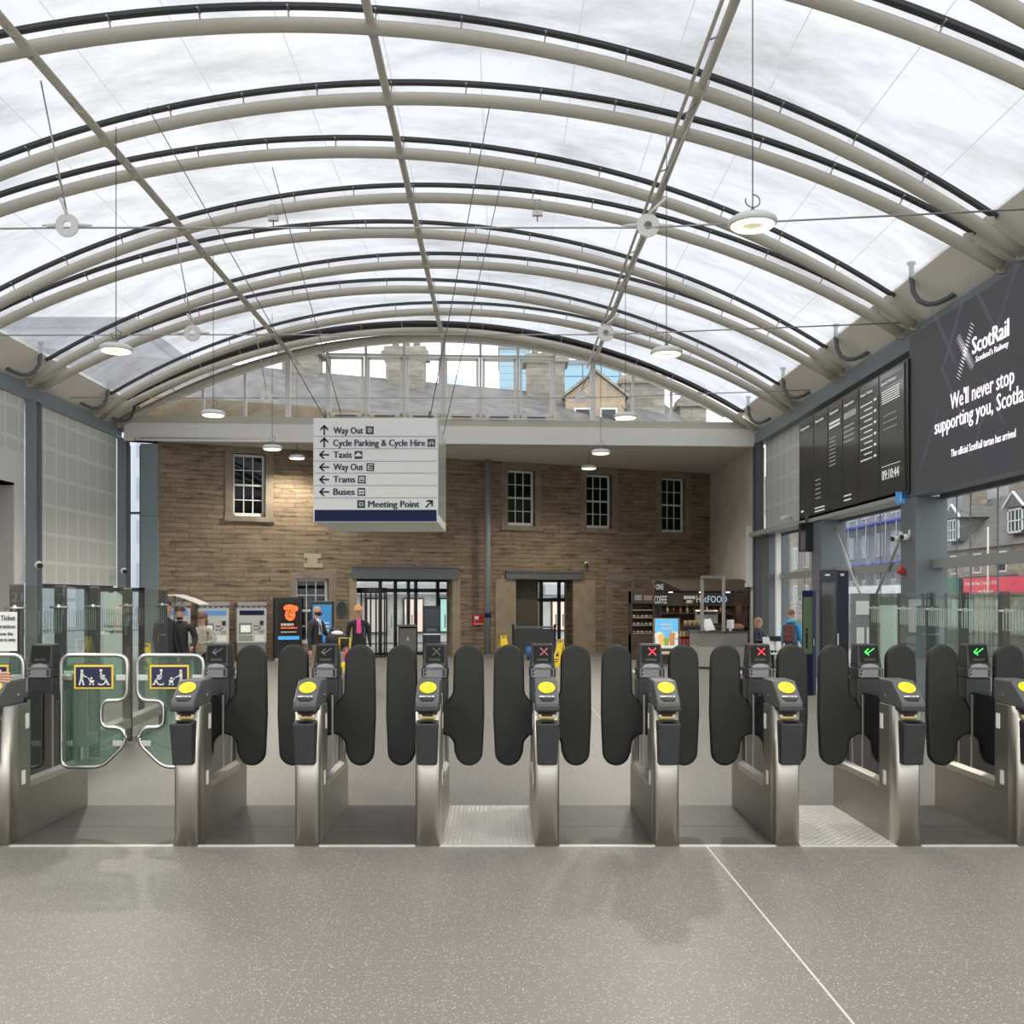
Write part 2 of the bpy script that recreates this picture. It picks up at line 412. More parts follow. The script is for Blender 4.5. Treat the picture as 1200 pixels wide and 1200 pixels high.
# ------------------------------------------------------------------ the hall: survey
XL, XR, XC = -10.40, 7.18, -1.61
HALF = 8.79; RAD = 16.53; ZC = 9.05-RAD; A0 = math.asin(HALF/RAD); A1 = .5228
ZPIN = 6.52
def arcp(a, dr, yl, yr, tilt):
    x = XC+(RAD+dr)*math.sin(a); z = ZC+(RAD+dr)*math.cos(a)
    k = (x-XL)/(XR-XL)
    y = yl+(yr-yl)*k + tilt*max(0, (ZC+RAD*math.cos(a)-ZPIN)/3.08)
    return Vector((x, y, z))
ARCHES = []   # (yl, yr, tilt)
for i in range(-5, 5):      # the arches zigzag on plan: each meets one neighbour on the left wall and the other on the right
    if i > -5: ARCHES.append((15.44+3.71*(i-1)+.28, 14.44+3.68*i-.28, 0))
    if i < 4: ARCHES.append((15.44+3.71*i-.28, 14.44+3.68*i+.28, 0))
END = (27.9, 29.1, 0)
ARCHES.append(END)

# ---- floor, ground
f = struct(MB().box(-10.6, 8.0, -9, 36.5, -.12, 0).build('floor', FLOORM))
g = struct(MB().box(-140, 160, -60, 220, -.6, -.14).build('ground', mat('street_paving', (.30, .30, .30), .8, noise=.25, nscale=.6)))

# ---- roof sheets: one sheet in each bay between two arches
def roof_sheet(a, b, name='ceiling', m=None, ka=0., kb=1., n=40, dr=.27):
    mb = MB(); uv = []
    for k in range(n+1):
        an = -A1+2*A1*k/n
        p, q = arcp(an, dr, *a), arcp(an, dr, *b)
        mb.v += [tuple(p.lerp(q, ka)), tuple(p.lerp(q, kb))]
        uv.append(((RAD+dr)*an/1.31, 0))
    for k in range(n):
        mb.f.append([2*k, 2*k+1, 2*k+3, 2*k+2]); mb.sm.append(True); mb.mi.append(0)
    o = mb.build(name, m or ROOFM)
    l = o.data.uv_layers.new(name='UVMap')
    for lp in o.data.loops:
        l.data[lp.index].uv = (uv[lp.vertex_index//2][0], lp.vertex_index % 2)
    return struct(o)
for a, b in zip(ARCHES[:-1], ARCHES[1:]):
    if b is END:
        roof_sheet(a, b, 'ceiling', BLACK)
    else: roof_sheet(a, b)

# ---- the eaves: sloping soffit boards, wall-head beams
for side, nm in ((1, 'right'), (-1, 'left')):
    p = arcp(side*A1, .27, 0, 0, 0)
    y0, y1 = -6, (29.3 if side > 0 else 28.2)
    xa, za = p.x, p.z; xb, zb = (7.42, 6.50) if side > 0 else (-10.64, 6.50)
    mb = MB(); nx = -side
    mb.prism([(xa, y0, za), (xb, y0, zb), (xb+side*.1, y0, zb+.12), (xa+side*.1, y0, za+.12)], (0, y1-y0, 0))
    struct(mb.build('trim_1' if side > 0 else 'trim_2', EAVES))
    xs = sorted((7.22*side if side > 0 else -10.46, 7.62*side if side > 0 else -10.86))
    mb = MB(); mb.box(xs[0], xs[1], y0, y1, 6.16, 6.50)
    struct(mb.build('trim_3' if side > 0 else 'trim_4', GREYST))

# ---- arches
STUDM = GALV
def arch(idx, spec, label, grp='tubular arches of the curved roof'):
    t = thing('roof_arch', label, 'roof arch', arcp(0, 0, *spec), 0, grp)
    o = Vector(t.location)
    n = 48
    MB().tube([arcp(-A0+2*A0*k/n, 0, *spec)-o for k in range(n+1)], .092, 14).build('arch_tube', CREAM, t)
    mb = MB(); aa = A1+.004
    for k in range(n):
        c0, c1 = -aa+2*aa*k/n, -aa+2*aa*(k+1)/n
        q = [arcp(c, d, *spec)-o for c in (c0, c1) for d in (.21, .262)]
        w = Vector((0, .05, 0))
        vs = [x-w for x in q]+[x+w for x in q]
        mb.add(vs, [(0, 2, 3, 1), (4, 5, 7, 6), (0, 4, 6, 2), (1, 3, 7, 5)])
    mb.build('glazing_bar', RAIL, t)
    m = 16
    for k in range(1, m):
        c = -A1+2*A1*k/m
        p, q = arcp(c, .08, *spec)-o, arcp(c, .235, *spec)-o
        mb = MB().tube([p, q], .011, 6); r = (q-p).normalized()
        mb.tube([q-r*.02-Vector((0, .07, 0)), q-r*.02+Vector((0, .07, 0))], .012, 6)
        mb.build('stud', STUDM, t)
    for sd in (-1, 1):
        p = arcp(sd*A0, 0, *spec)-o
        mb = MB(); mb.tube([p-Vector((0, .05, 0)), p+Vector((0, .05, 0))], .10, 14)
        d = Vector((sd*.16, 0, -.12)); mb.obox(p-Vector((0, .02, .06)), d, (0, .04, 0), (0, 0, .14))
        mb.build('pin_bracket', CREAM, t)
        q = arcp(sd*A1, .12, *spec)-o
        mb = MB(); mb.obox(q-Vector((.05, .04, .06)), (.12, 0, 0), (0, .08, 0), (0, 0, .12)); mb.build('clip_plate', CREAM, t)
    return t
ORD = ['first', 'second', 'third', 'fourth', 'fifth', 'sixth', 'seventh', 'eighth', 'ninth', 'tenth', 'eleventh', 'twelfth']
vis = [s for s in ARCHES if s[1] > 9 and s is not END]
for i, s in enumerate(vis[::-1]):
    arch(i, s, 'cream tubular roof arch, %s in front of the arch above the glazed end wall' % ORD[i])
END_T = arch(0, END, 'cream tubular arch bordering the glazed end wall, black strip above it')

# ---- purlins running along the hall
def purlin(x, label, rod=0):
    an = math.asin((x-XC)/RAD); z = ZC+RAD*math.cos(an)
    t = thing('roof_purlin', label, 'purlin', (x, 0, z), 0, 'purlins along the curved roof')
    MB().tube([(0, 4, 0), (0, 29.3, 0)], .058, 12).build('purlin_tube', CREAM, t)
    for s in vis:
        p = arcp(an, 0, *s); MB().tube([(0, p.y-.13, 0), (0, p.y+.13, 0)], .075, 10).build('sleeve_joint', CREAM, t)
    if rod:
        dx, dz = rod*.22, -.20
        MB().tube([(dx, 4, dz), (dx, 29.0, dz)], .026, 8).build('tie_rod', CREAM, t)
        for k in range(14):
            y = 4.6+1.85*k
            MB().tube([(0, y, -.05), (dx*.5, y, dz*.8), (dx, y, dz)], .012, 6).build('hook', GALV, t)
    return t
purlin(XC-.05, 'cream purlin tube along the crown of the curved roof')
purlin(2.63, 'cream purlin with paired tie rod, on the departure board side of the roof', -1)
purlin(-5.83, 'cream purlin with paired tie rod, on the panelled wall side of the roof', 1)

# ---- tie cables with ring plates
for (y, lab) in ((13.1, 'thin steel tie cable with two ring plates, nearest across the hall'), (18.4, 'thin steel tie cable with two ring plates, between its nearer and farther twins'),
                 (24.2, 'thin steel tie cable with two ring plates, in front of the gable')):
    t = thing('tie_cable', lab, 'tie cable', (XC, y, 6.50), 0, 'tie cables across the hall')
    MB().tube([(XL-XC, .45, .1), (-3.9, .0, 0), (3.45, 0, 0), (XR-XC, -.45, .1)], .012, 6).build('cable', GALV, t)
    for sx, px in ((-3.95, -5.83), (3.48, 2.63)):
        mb = MB(); o = Vector((sx, 0, .03))
        nn = 20
        for k in range(nn):
            a, b = 2*PI*k/nn, 2*PI*(k+1)/nn
            q = [o+Vector((r*math.cos(c), yy, r*math.sin(c))) for c in (a, b) for r in (.055, .15) for yy in (-.012, .012)]
            mb.add(q, [(0, 2, 6, 4), (1, 5, 7, 3), (0, 4, 5, 1), (2, 3, 7, 6)])
        mb.build('ring_plate', CREAM_L, t)
        zz = ZC+RAD*math.cos(math.asin((px-XC)/RAD))-6.5-.2
        MB().tube([o+Vector((0, 0, .14)), (px-XC, -.15, zz)], .011, 6).build('hanger', GALV, t)
        for q in (-1, 1): MB().tube([o+Vector((q*.14, 0, 0)), o+Vector((q*.32, 0, .0))], .022, 8, rs=[.03, .010]).build('fork_end', CREAM_L, t)
        mb = MB(); mb.tube([o+Vector((0, 0, .14)), o+Vector(((px-XC-sx)*.3, -.03, .34))], .02, 8)
        mb.build('fork_end', CREAM_L, t)

# ---- bent drain pipes on the eaves
def drain(side, y, label):
    X = (lambda d: 6.80+d) if side > 0 else (lambda d: -10.02-d)
    t = thing('drain_pipe', label, 'pipe', (X(0), y, 7.16), 0, 'bent pipes under the eaves')
    P = [(0, .35, .14), (0, .34, -.10), (.01, .30, -.32), (.06, .2, -.50), (.14, .06, -.60), (.24, -.06, -.62), (.36, -.15, -.58), (.5, -.22, -.50), (.62, -.26, -.44)]
    P = [(p[0]*side, p[1], p[2]) for p in P]
    MB().tube(P, .042, 10).build('bent_pipe', GREYDK, t)
    mb = MB(); mb.tube([P[0], (P[0][0], P[0][1], P[0][2]+.04)], .07, 10); q = Vector(P[-1]); mb.tube([q, q+Vector((.05*side, -.02, .03))], .075, 10)
    mb.build('flange', GREYDK, t)
rl = ['bent grey pipe under the eaves above the big advertising screen', 'bent grey pipe under the eaves above the departure screens, near the advertising screen', 'bent grey pipe under the eaves above the far end of the departure screens', 'bent grey pipe under the departure side eaves, beside the glazed gable']
for y, l in zip((16.65, 20.5, 24.4, 27.9), rl): drain(1, y, l)
for y, l in zip((21.9, 25.7, 27.6), ['bent grey pipe under the eaves, cut by the picture edge, above the alcove', 'bent grey pipe under the eaves above the grid panelled wall', 'bent grey pipe under the panelled wall eaves, beside the gable']): drain(-1, y, l)

# ---- left wall
GRIDL = grid_mat('perforated_panels', (.64, .645, .615), (.53, .535, .51), .62, .66, 'Y', .87)
PLAIN = mat('plain_panel', (.62, .62, .60), .65)
mb = MB()
mb.box(-10.75, -10.5, 22.95, 27.9, 2.1, 6.2)
o = struct(mb.build('wall_left', GRIDL))
mb = MB(); mb.box(-10.75, -10.5, 15, 22.5, 4.95, 6.2); struct(mb.build('wall_left_upper', GRIDL))
mb = MB(); mb.box(-10.75, -10.5, 15, 22.5, 4.2, 4.95); mb.box(-10.75, -10.5, 22.05, 22.5, 0, 4.2); mb.box(-10.75, -10.5, -6, 15, 0, 6.2)
struct(mb.build('wall_left_plain', PLAIN))
ALC = mat('alcove_grey', (.42, .41, .39), .6)
mb = MB(); mb.box(-11.4, -11.3, 15, 22.05, 0, 4.2); mb.box(-11.4, -10.5, 22.0, 22.045, 0, 4.2); mb.box(-11.4, -10.5, 15, 22.05, 4.2, 4.25)
struct(mb.build('wall_alcove', ALC))
# low glazed strip under the panels
mb = MB(); mb.box(-10.68, -10.58, 22.95, 27.9, 2.0, 2.1); mb.box(-10.68, -10.58, 22.95, 27.9, 0, .12)
for y in (22.95, 24.6, 26.2, 27.82): mb.box(-10.68, -10.58, y, y+.08, 0, 2.1)
w = struct(mb.build('window_1', GREYDK))
MB().box(-10.635, -10.625, 23.0, 27.85, .1, 2.02).build('pane', CLEAR, w)

# ---- columns
def column(x, y, w, d, h, label, m=GREYST, name='steel_column'):
    t = thing(name, label, 'column', (x, y, 0), 0, 'steel columns')
    mb = MB()   # H section
    mb.box(-w/2, w/2, -d/2, -d/2+.03, 0, h); mb.box(-w/2, w/2, d/2-.03, d/2, 0, h); mb.box(-.02, .02, -d/2+.03, d/2-.03, 0, h)
    mb.build('shaft', m, t)
    MB().box(-w/2-.03, w/2+.03, -d/2-.03, d/2+.03, 0, .03).build('base_plate', m, t)
    MB().box(-w/2, w/2, -d/2, d/2, h, h+.03).build('cap_plate', m, t)
    return t
column(-10.38, 22.72, .22, .34, 6.12, 'grey steel column between the alcove wall and the grid panels')
column(-10.38, 28.1, .24, .3, 6.12, 'grey steel column at the panelled wall end, under the white beam')
column(7.25, 28.95, .22, .34, 6.12, 'dark steel column behind the cafe seating under the white beam', GREYDK)
def casing(x0, x1, y0, y1, h, label):
    t = thing('column_casing', label, 'column', ((x0+x1)/2, (y0+y1)/2, 0), 0, 'cased columns')
    a, b = (x1-x0)/2, (y1-y0)/2
    MB().box(-a, a, -b, b, 0, h).build('casing', mat('casing_grey', (.125, .140, .150), .45), t, .01)
    MB().box(-a-.01, a+.01, -b-.01, b+.01, 0, .12).build('plinth', GREYDK, t)
casing(7.05, 7.6, 17.45, 18.1, 3.5, 'grey cased column under the advertising screen')
casing(7.05, 7.6, 22.6, 23.3, 3.6, 'grey cased column under the far departure screens')
casing(7.2, 7.75, 27.6, 28.4, 3.6, 'grey cased column near the seated person')
# wide grey column face left of the stone wall
t = thing('column_casing', 'broad blue grey column face beside the sandstone wall', 'column', at(174.5, 702, 28.0)*1, 0, 'cased columns'); t.location.z = 0
MB().box(-.235, .235, 0, .25, 0, 6.0).build('casing', mat('casing_bluegrey', (.20, .235, .25), .5), t, .008)
MB().box(-.24, .24, -.006, .25, 4.02, 4.035).build('joint', GREYDK, t)
# narrow glazed slot beside it
mb = MB(); q0, q1 = at(151.5, 702, 28.35), at(165, 702, 28.35)
mb.box(q0.x, q0.x+.03, 28.33, 28.38, 0, 6.0); mb.box(q1.x-.03, q1.x, 28.33, 28.38, 0, 6.0)
for z in (1.95, 4.1): mb.box(q0.x, q1.x, 28.33, 28.38, z, z+.06)
w = struct(mb.build('window_2', GREYDK)); MB().box(q0.x, q1.x, 28.35, 28.36, 0, 6.0).build('pane', CLEAR, w)

# ---- right wall
GRIDR = grid_mat('perforated_panels_pale', (.66, .665, .635), (.56, .565, .54), .62, .66, 'Y', .87, .4)
struct(MB().box(7.42, 7.6, 17.9, 28.8, 3.62, 6.2).build('wall_right', GRIDR))
struct(MB().box(7.42, 7.6, -6, 17.9, 3.55, 6.2).build('wall_right_upper', PLAIN))
struct(MB().box(7.0, 7.42, 17.9, 29.0, 3.50, 3.62).build('trim_5', mat('grey_soffit', (.33, .33, .32), .6)))
struct(MB().box(7.18, 7.5, 29.2, 36.2, 0, 6.07).build('wall_right_far', mat('beige_render', (.56, .53, .47), .8, noise=.08, nscale=1.5)))
def bay(n, y0, y1, mull, transom=2.35, top=3.55, sides=True):
    mb = MB()
    for z0, z1 in ((0, .15), (top-.1, top)): mb.box(7.46, 7.56, y0, y1, z0, z1)
    for y in mull: mb.box(7.502, 7.518, y-.008, y+.008, .15, top-.1)
    w = struct(mb.build('window_%d' % n, GREYDK))
    MB().box(7.34, 7.52, y0, y1, transom-.08, transom+.08).build('transom', mat('transom_grey', (.23, .235, .235), .5), w)
    MB().box(7.505, 7.512, y0, y1, .12, top-.05).build('pane', CLEAR, w)
    return w
bay(3, -5, 17.45, [11.2, 12.0, 13.0, 13.75, 14.6, 15.5, 16.4, 16.9])
bay(4, 18.1, 22.6, [18.3, 20.3])
bay(5, 23.3, 27.6, [23.5, 25.4, 27.45])
# white frame in the far bay and the white down pipe
t = tag(MB().box(-.06, .06, -.06, .06, 0, 3.5).build('window_post', WHITE), 'white upright post in the far window bay by the cafe', 'post', kind='thing'); t.location = (7.3, 27.05, 0)
t = thing('downpipe', 'white square pipe ending above the cafe counter', 'pipe', (7.1, 29.4, 2.1))
MB().box(-.07, .07, -.07, .07, .12, 1.75).build('pipe', WHITE, t); MB().box(-.1, .1, -.1, .1, 0, .12).build('shoe', WHITE, t)
# diagonal braces in the middle bay
for (y0, y1, l) in ((22.45, 20.5, 'thin diagonal steel brace in the middle window, leaning from the far column'), (18.2, 20.3, 'thin diagonal steel brace in the middle window, leaning from the near column')):
    t = thing('diagonal_brace', l, 'brace', (7.3, y1, 1.55), 0, 'diagonal braces')
    MB().tube([(0, 0, 0), (0, y0-y1, 1.75)], .03, 8).build('brace_rod', GALV, t)
    MB().box(-.02, .02, -.12, .12, -.12, .1).build('gusset', GALV, t)

# ---- the end beam, sill and soffit
def endp(x, z, off=0.): 
    k = (x-XL)/(XR-XL); return Vector((x, 27.9+1.1*k+off, z))
def endbox(mb, x0, x1, z0, z1, d0, d1):
    a, b = endp(x0, z0, d0), endp(x1, z0, d0)
    mb.obox(a, b-a, (0, d1-d0, 0), (0, 0, z1-z0)); return mb
struct(endbox(MB(), -10.3, 7.15, 6.07, 6.56, 0, .3).build('trim_6', CREAM_L))
struct(endbox(MB(), -10.1, 6.9, 6.56, 6.76, .02, .4).build('trim_7', CREAM))
mb = MB()
for x in (-8.8, 5.6, 1.2, -5.9):
    for i in (0, 1):
        for j in (0, 1):
            p = endp(x+i*.12, 6.26+j*.12, -.012); mb.lathe([(.022, 0), (.02, .012)], p, 8, 'Y')
tag(mb.build('trim_8', CREAM_L), kind='structure')
mb = MB(); a, b = endp(-10.3, 6.07, .25), endp(7.2, 6.07, .25)
TH = math.atan(.4356); WO = Vector((-9.4, 28.1, 0)); WX = Vector((math.cos(TH), math.sin(TH), 0)); WN = Vector((math.sin(TH), -math.cos(TH), 0))
s1 = 18.6
mb.prism([a, b, WO+WX*s1+Vector((0, 0, 6.07)), WO+WX*-.6+Vector((0, 0, 6.07))], (0, 0, .08))
struct(mb.build('ceiling_canopy', mat('soffit_grey', (.60, .585, .55), .7)))

# ---- gable glazing above the beam
def gtop(x):
    a = math.asin(max(-1, min(1, (x-XC)/RAD))); return ZC+RAD*math.cos(a)-.14
mull = [242, 290, 339, 384, 429, 474, 519, 563, 607, 650, 696, 744, 790]
mb = MB(); gx = []
for i, u in enumerate(mull):
    x = (u-U0)*28.45/F; gx.append(x); w = .07 if u in (339, 519, 696) else .035
    endbox(mb, x-w, x+w, 6.76, gtop(x), .06, .16)
n = 40; xs = [-9.3+16*k/n for k in range(n+1)]
for x0, x1 in zip(xs, xs[1:]):
    z0, z1 = gtop(x0), gtop(x1)
    if min(z0, z1) < 6.7: continue
    a, b = endp(x0, z0, .05), endp(x1, z1, .05)
    mb.obox(a, b-a, (0, .12, 0), (0, 0, .10))
endbox(mb, gx[3], gx[9], 8.50, 8.56, .06, .16)
w = struct(mb.build('window_6', CREAM_L))
for i in range(3, 9):   # opening lights
    mb = MB(); x0, x1 = gx[i]+.05, gx[i+1]-.05
    for (p, q, z0, z1) in ((x0, x0+.07, 6.82, 8.46), (x1-.07, x1, 6.82, 8.46), (x0, x1, 6.82, 6.9), (x0, x1, 8.38, 8.46)): endbox(mb, p, q, z0, z1, .0, .08)
    c = mb.build('opening_sash', CREAM_L, w)
    mb = MB(); endbox(mb, x0+.2, x1-.2, 6.79, 6.83, -.06, 0.); mb.build('chain_opener', GREYDK, c)
mb = MB(); pts = [endp(x, max(6.76, gtop(x)), .11) for x in xs if gtop(x) > 6.7]
mb.prism([endp(xs[0], 6.76, .11)]+pts+[endp(pts[-1].x, 6.76, .11)], (0, .008, 0)); mb.build('pane', CLEAR, w)
# ------------------------------------------------------------------ sandstone wall with its openings (local x along the wall, y into it)
def su(u):
    Y = 32.19/(1-.4356*(u-U0)/F); return ((u-U0)*Y/F+9.4)/math.cos(TH), Y
def sz(u, v):
    s, Y = su(u); return s, EYE-(v-V0)*Y/F
def wloc(s, d, z=0.): return WO+WX*s-WN*d+Vector((0, 0, z))
class Hole: pass
def hole(u0, u1, v0, v1, floor=False):
    s0, _ = su(u0); s1, _ = su(u1); um = (u0+u1)/2
    return s0, s1, (0 if floor else sz(um, v1)[1]), sz(um, v0)[1]
WINS = [hole(273, 311, 532, 605), hole(595, 627, 551, 616), hole(687, 717, 556, 619), hole(775, 803, 560, 624), hole(347, 385, 678, 754)]
DOORS = [hole(417.5, 530, 678, 770, True), hole(604, 671, 679, 770, True)]
S0, S1, ZT = su(184)[0]+.02, 18.3, 6.3
xs_ = sorted({S0, S1, *[h[i] for h in WINS+DOORS for i in (0, 1)]}); zs_ = sorted({0, ZT, *[h[i] for h in WINS+DOORS for i in (2, 3)]})
mb = MB()
for x0, x1 in zip(xs_, xs_[1:]):
    zrun = None
    cells = []
    for z0, z1 in zip(zs_, zs_[1:]):
        cx, cz = (x0+x1)/2, (z0+z1)/2
        inside = any(h[0] < cx < h[1] and h[2] < cz < h[3] for h in WINS+DOORS)
        if inside: zrun = None
        elif zrun is None: zrun = [z0, z1]; cells.append(zrun)
        else: zrun[1] = z1
    for z0, z1 in cells: mb.box(x0, x1, 0, .45, z0, z1)
wall = struct(mb.build('wall_back', STONE)); wall.location = WO; wall.rotation_euler = (0, 0, TH)
def onwall(o): o.location = WO; o.rotation_euler = (0, 0, TH); return o
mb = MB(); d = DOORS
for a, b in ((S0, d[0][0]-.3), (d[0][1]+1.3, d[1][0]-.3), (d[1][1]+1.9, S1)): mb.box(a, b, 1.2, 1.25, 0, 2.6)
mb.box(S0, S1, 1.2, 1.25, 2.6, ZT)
onwall(struct(mb.build('wall_dark_backing', mat('room_shade_black', (.03, .03, .032), .9))))  # black slab: its colour stands in for the shade of unlit rooms
PANE = glass_mat('dark_pane', (.30, .32, .33), .12)
FRAMEW = mat('white_sash', (.68, .68, .66), .5)
for i, h in enumerate(WINS):
    s0, s1, z0, z1 = h; mb = MB(); w = .07; y0 = .16
    mb.box(s0, s1, y0, y0+.07, z0, z0+.10); mb.box(s0, s1, y0, y0+.07, z1-w, z1); mb.box(s0, s0+w, y0, y0+.07, z0, z1); mb.box(s1-w, s1, y0, y0+.07, z0, z1)
    fr = struct(mb.build('window_%d' % (7+i), FRAMEW)); onwall(fr)
    mb = MB()
    for k in (1, 2): x = s0+w+(s1-s0-2*w)*k/3; mb.box(x-.013, x+.013, y0+.01, y0+.06, z0+.05, z1-.03)
    H = z1-z0
    for k in (1, 2, 3): z = z0+.05+(H-.08)*k/4; mb.box(s0+.03, s1-.03, y0+.01, y0+.06, z-(.028 if k == 2 else .013), z+(.028 if k == 2 else .013))
    mb.build('glazing_bars', FRAMEW, fr)
    MB().box(s0+.02, s1-.02, y0+.03, y0+.036, z0, z1).build('pane', PANE, fr)
    mb = MB(); g = .22
    if i < 4:
        mb.box(s0-g, s0, -.03, .15, z0-.02, z1+g); mb.box(s1, s1+g, -.03, .15, z0-.02, z1+g); mb.box(s0, s1, -.03, .15, z1, z1+g)
        mb.build('surround', ASHLAR_D, fr, .006)
        MB().box(s0-g-.03, s1+g+.03, -.07, .16, z0-.16, z0-.02).build('sill', ASHLAR_D, fr, .008)
    else:
        mb.box(s0-.18, s0, -.02, .15, z0-.1, z1+.18); mb.box(s1, s1+.22, -.02, .15, z0-.1, z1+.18); mb.box(s0, s1, -.02, .15, z1, z1+.18); mb.build('surround', ASHLAR_D, fr, .006)
    if i == 3:
        mb = MB()
        for k in range(9):
            x = s0+.26+.05*k; mb.lathe([(.03, z0+.1), (.03, z1-.12)], (x, y0+.2, 0), 8)
        mb.build('curtain', mat('curtain_cloth', (.75, .78, .82), .9), fr)
# patched stones and lintel blocks
mb = MB()
for (u0, u1, v0, v1) in ((356, 376, 649, 654), (360, 372, 654, 660), (356, 378, 660, 665)):
    a, b = sz(u0, v1), sz(u1, v0); mb.box(a[0], b[0], -.025, .05, a[1], b[1])
onwall(struct(mb.build('trim_10', mat('pale_stone', (.40, .34, .25), .85))))
# door jambs, lintels
for i, (d, j0, j1, lu0, lu1, lv0, lv1) in enumerate(((DOORS[0], 409, 539, 412, 536.5, 664, 678.5), (DOORS[1], 580, 697, 592, 682.5, 670, 679))):
    mb = MB(); t0, t1 = su(j0)[0], su(j1)[0]
    mb.box(t0, d[0], -.04, .5, 0, d[3]); mb.box(d[1], t1, -.04, .5, 0, d[3])
    fr = onwall(struct(mb.build('door_%d' % (i+1), ASHLAR)))
    mb = MB(); um = (lu0+lu1)/2; a, b = su(lu0)[0], su(lu1)[0]; z0, z1 = sz(um, lv1)[1], sz(um, lv0)[1]
    mb.box(a, b, -.10, .45, z0, z1); mb.box(a, b, -.14, -.10, z0, z0+.03); mb.box(a, b, -.14, -.10, z1-.03, z1)
    mb.build('lintel', mat('lintel_grey', (.11, .12, .125), .5), fr)
# blocked window on the right of the wall
a, b = sz(717, 750), sz(740, 682); mb = MB()
mb.box(a[0]-.25, a[0], -.03, .05, a[1]-.2, b[1]+.1); mb.box(b[0], b[0]+.1, -.03, .05, a[1]-.2, b[1]+.1); mb.box(a[0]-.25, b[0]+.1, -.03, .05, b[1], b[1]+.25); mb.box(a[0]-.25, b[0]+.1, -.05, .05, a[1]-.35, a[1]-.2)
onwall(struct(mb.build('trim_11', ASHLAR_D)))
# passage behind each doorway
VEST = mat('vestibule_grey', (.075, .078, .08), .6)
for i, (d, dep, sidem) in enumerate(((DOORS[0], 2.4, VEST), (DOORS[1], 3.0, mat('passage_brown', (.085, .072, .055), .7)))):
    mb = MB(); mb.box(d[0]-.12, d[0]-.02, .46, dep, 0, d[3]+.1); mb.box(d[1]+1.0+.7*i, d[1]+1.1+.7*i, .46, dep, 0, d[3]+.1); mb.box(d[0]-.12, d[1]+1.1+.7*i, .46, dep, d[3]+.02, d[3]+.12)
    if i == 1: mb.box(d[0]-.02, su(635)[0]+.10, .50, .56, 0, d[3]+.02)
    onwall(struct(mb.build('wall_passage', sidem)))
# glazed entrance doors in the left doorway
DF = mat('door_frame_black', (.016, .017, .018), .4)
def glazed(n, xs, zt, y, tr, label=None):
    mb = MB(); x0, x1 = xs[0], xs[-1]
    for x in xs: mb.box(x-.05, x+.05, y, y+.08, 0, zt)
    mb.box(x0, x1, y, y+.08, zt-.08, zt); mb.box(x0, x1, y, y+.08, 0, .1); mb.box(x0, x1, y, y+.09, tr-.06, tr+.06)
    o = onwall(struct(mb.build('door_%d' % n, DF)))
    for a, b in zip(xs, xs[1:]):
        MB().box(a+.05, b-.05, y+.03, y+.04, .1, zt-.08).build('pane', CLEAR, o)
        m2 = MB(); m2.box(b-.16, b-.13, y-.05, y-.02, .85, 1.25); m2.box(b-.16, b-.13, y-.05, y, .85, .88); m2.box(b-.16, b-.13, y-.05, y, 1.22, 1.25); m2.build('handle', GALV, o)
    return o
d = DOORS[0]; L = d[1]-d[0]
glazed(3, [d[0]+.02, d[0]+L*.34, d[0]+L*.50, d[0]+L*.64, d[0]+L*.72, d[0]+L*.96, d[1]+.25], d[3], .95, 2.02)
d = DOORS[1]; L = d[1]-d[0]
glazed(4, [d[0]+L*.50, d[0]+L*.60, d[0]+L*.92, d[1]+.1], d[3], .62, 1.72)
# curved revolving door drum
t = thing('revolving_door', 'black framed curved door drum standing in the left doorway', 'door', wloc(DOORS[0][0]+.62, .47), TH)
mb = MB()
for k in range(7):
    a = PI*(.15+.7*k/6); mb.box(.44*math.cos(a)-.02, .44*math.cos(a)+.02, -.42*math.sin(a)-.02, -.42*math.sin(a)+.02, 0, 1.95)
mb.build('upright', DF, t)
mb = MB(); mb.prism([(.46*math.cos(2*PI*k/24), .42*math.sin(2*PI*k/24), 1.93) for k in range(24)], (0, 0, .16)); mb.build('drum_head', DF, t)
mb = MB(); mb.prism([(.46*math.cos(2*PI*k/24), .42*math.sin(2*PI*k/24), 0) for k in range(24)], (0, 0, .03)); mb.build('threshold', DF, t)

# ------------------------------------------------------------------ outside, seen through glass
STN_O = brick_mat('weathered_grey_stone', (.30, .275, .235), (.22, .20, .175), (.15, .14, .12), .7, .3, .01, .3)
SLATE = mat('slate_roof', (.125, .12, .115), .7, noise=.3, nscale=2.5, bump=.3)
def chimney(u0, u1, vt, vb, Y, label, cap=True):
    a, b = at(u0, vb, Y), at(u1, vt, Y); w = b.x-a.x
    t = thing('chimney_stack', label, 'chimney', ((a.x+b.x)/2, Y+.5, a.z-.6), 0, 'stone chimneys behind the gable')
    h = b.z-t.location.z
    MB().box(-w/2, w/2, -.5, .5, 0, h).build('stack', STN_O, t, .02)
    mb = MB(); mb.box(-w/2-.14, w/2+.14, -.62, .62, h-.02, h+.14); mb.box(-w/2-.06, w/2+.06, -.55, .55, h+.14, h+.3); mb.box(-w/2-.08, w/2+.08, -.56, .56, h*.35, h*.35+.12)
    mb.build('cap', STN_O, t, .02)
    for k in (-1, 0, 1):
        MB().lathe([(.13, h+.3), (.11, h+.6), (.13, h+.62)], (k*w*.28, 0, 0), 10).build('chimney_pot', mat('terracotta_grey', (.32, .26, .20), .8), t)
chimney(375-45, 372, 414, 480, 33, 'weathered stone chimney rising above slates, behind the plain gable panes')
chimney(452, 497, 416, 487, 34, 'tall stone chimney with a moulded cap behind the middle opening lights')
chimney(617, 662, 424, 490, 36, 'broad stone chimney stack in front of the blue office windows')
chimney(729, 779, 449, 495, 37.5, 'low wide stone chimney behind the plain gable panes on the cafe side')
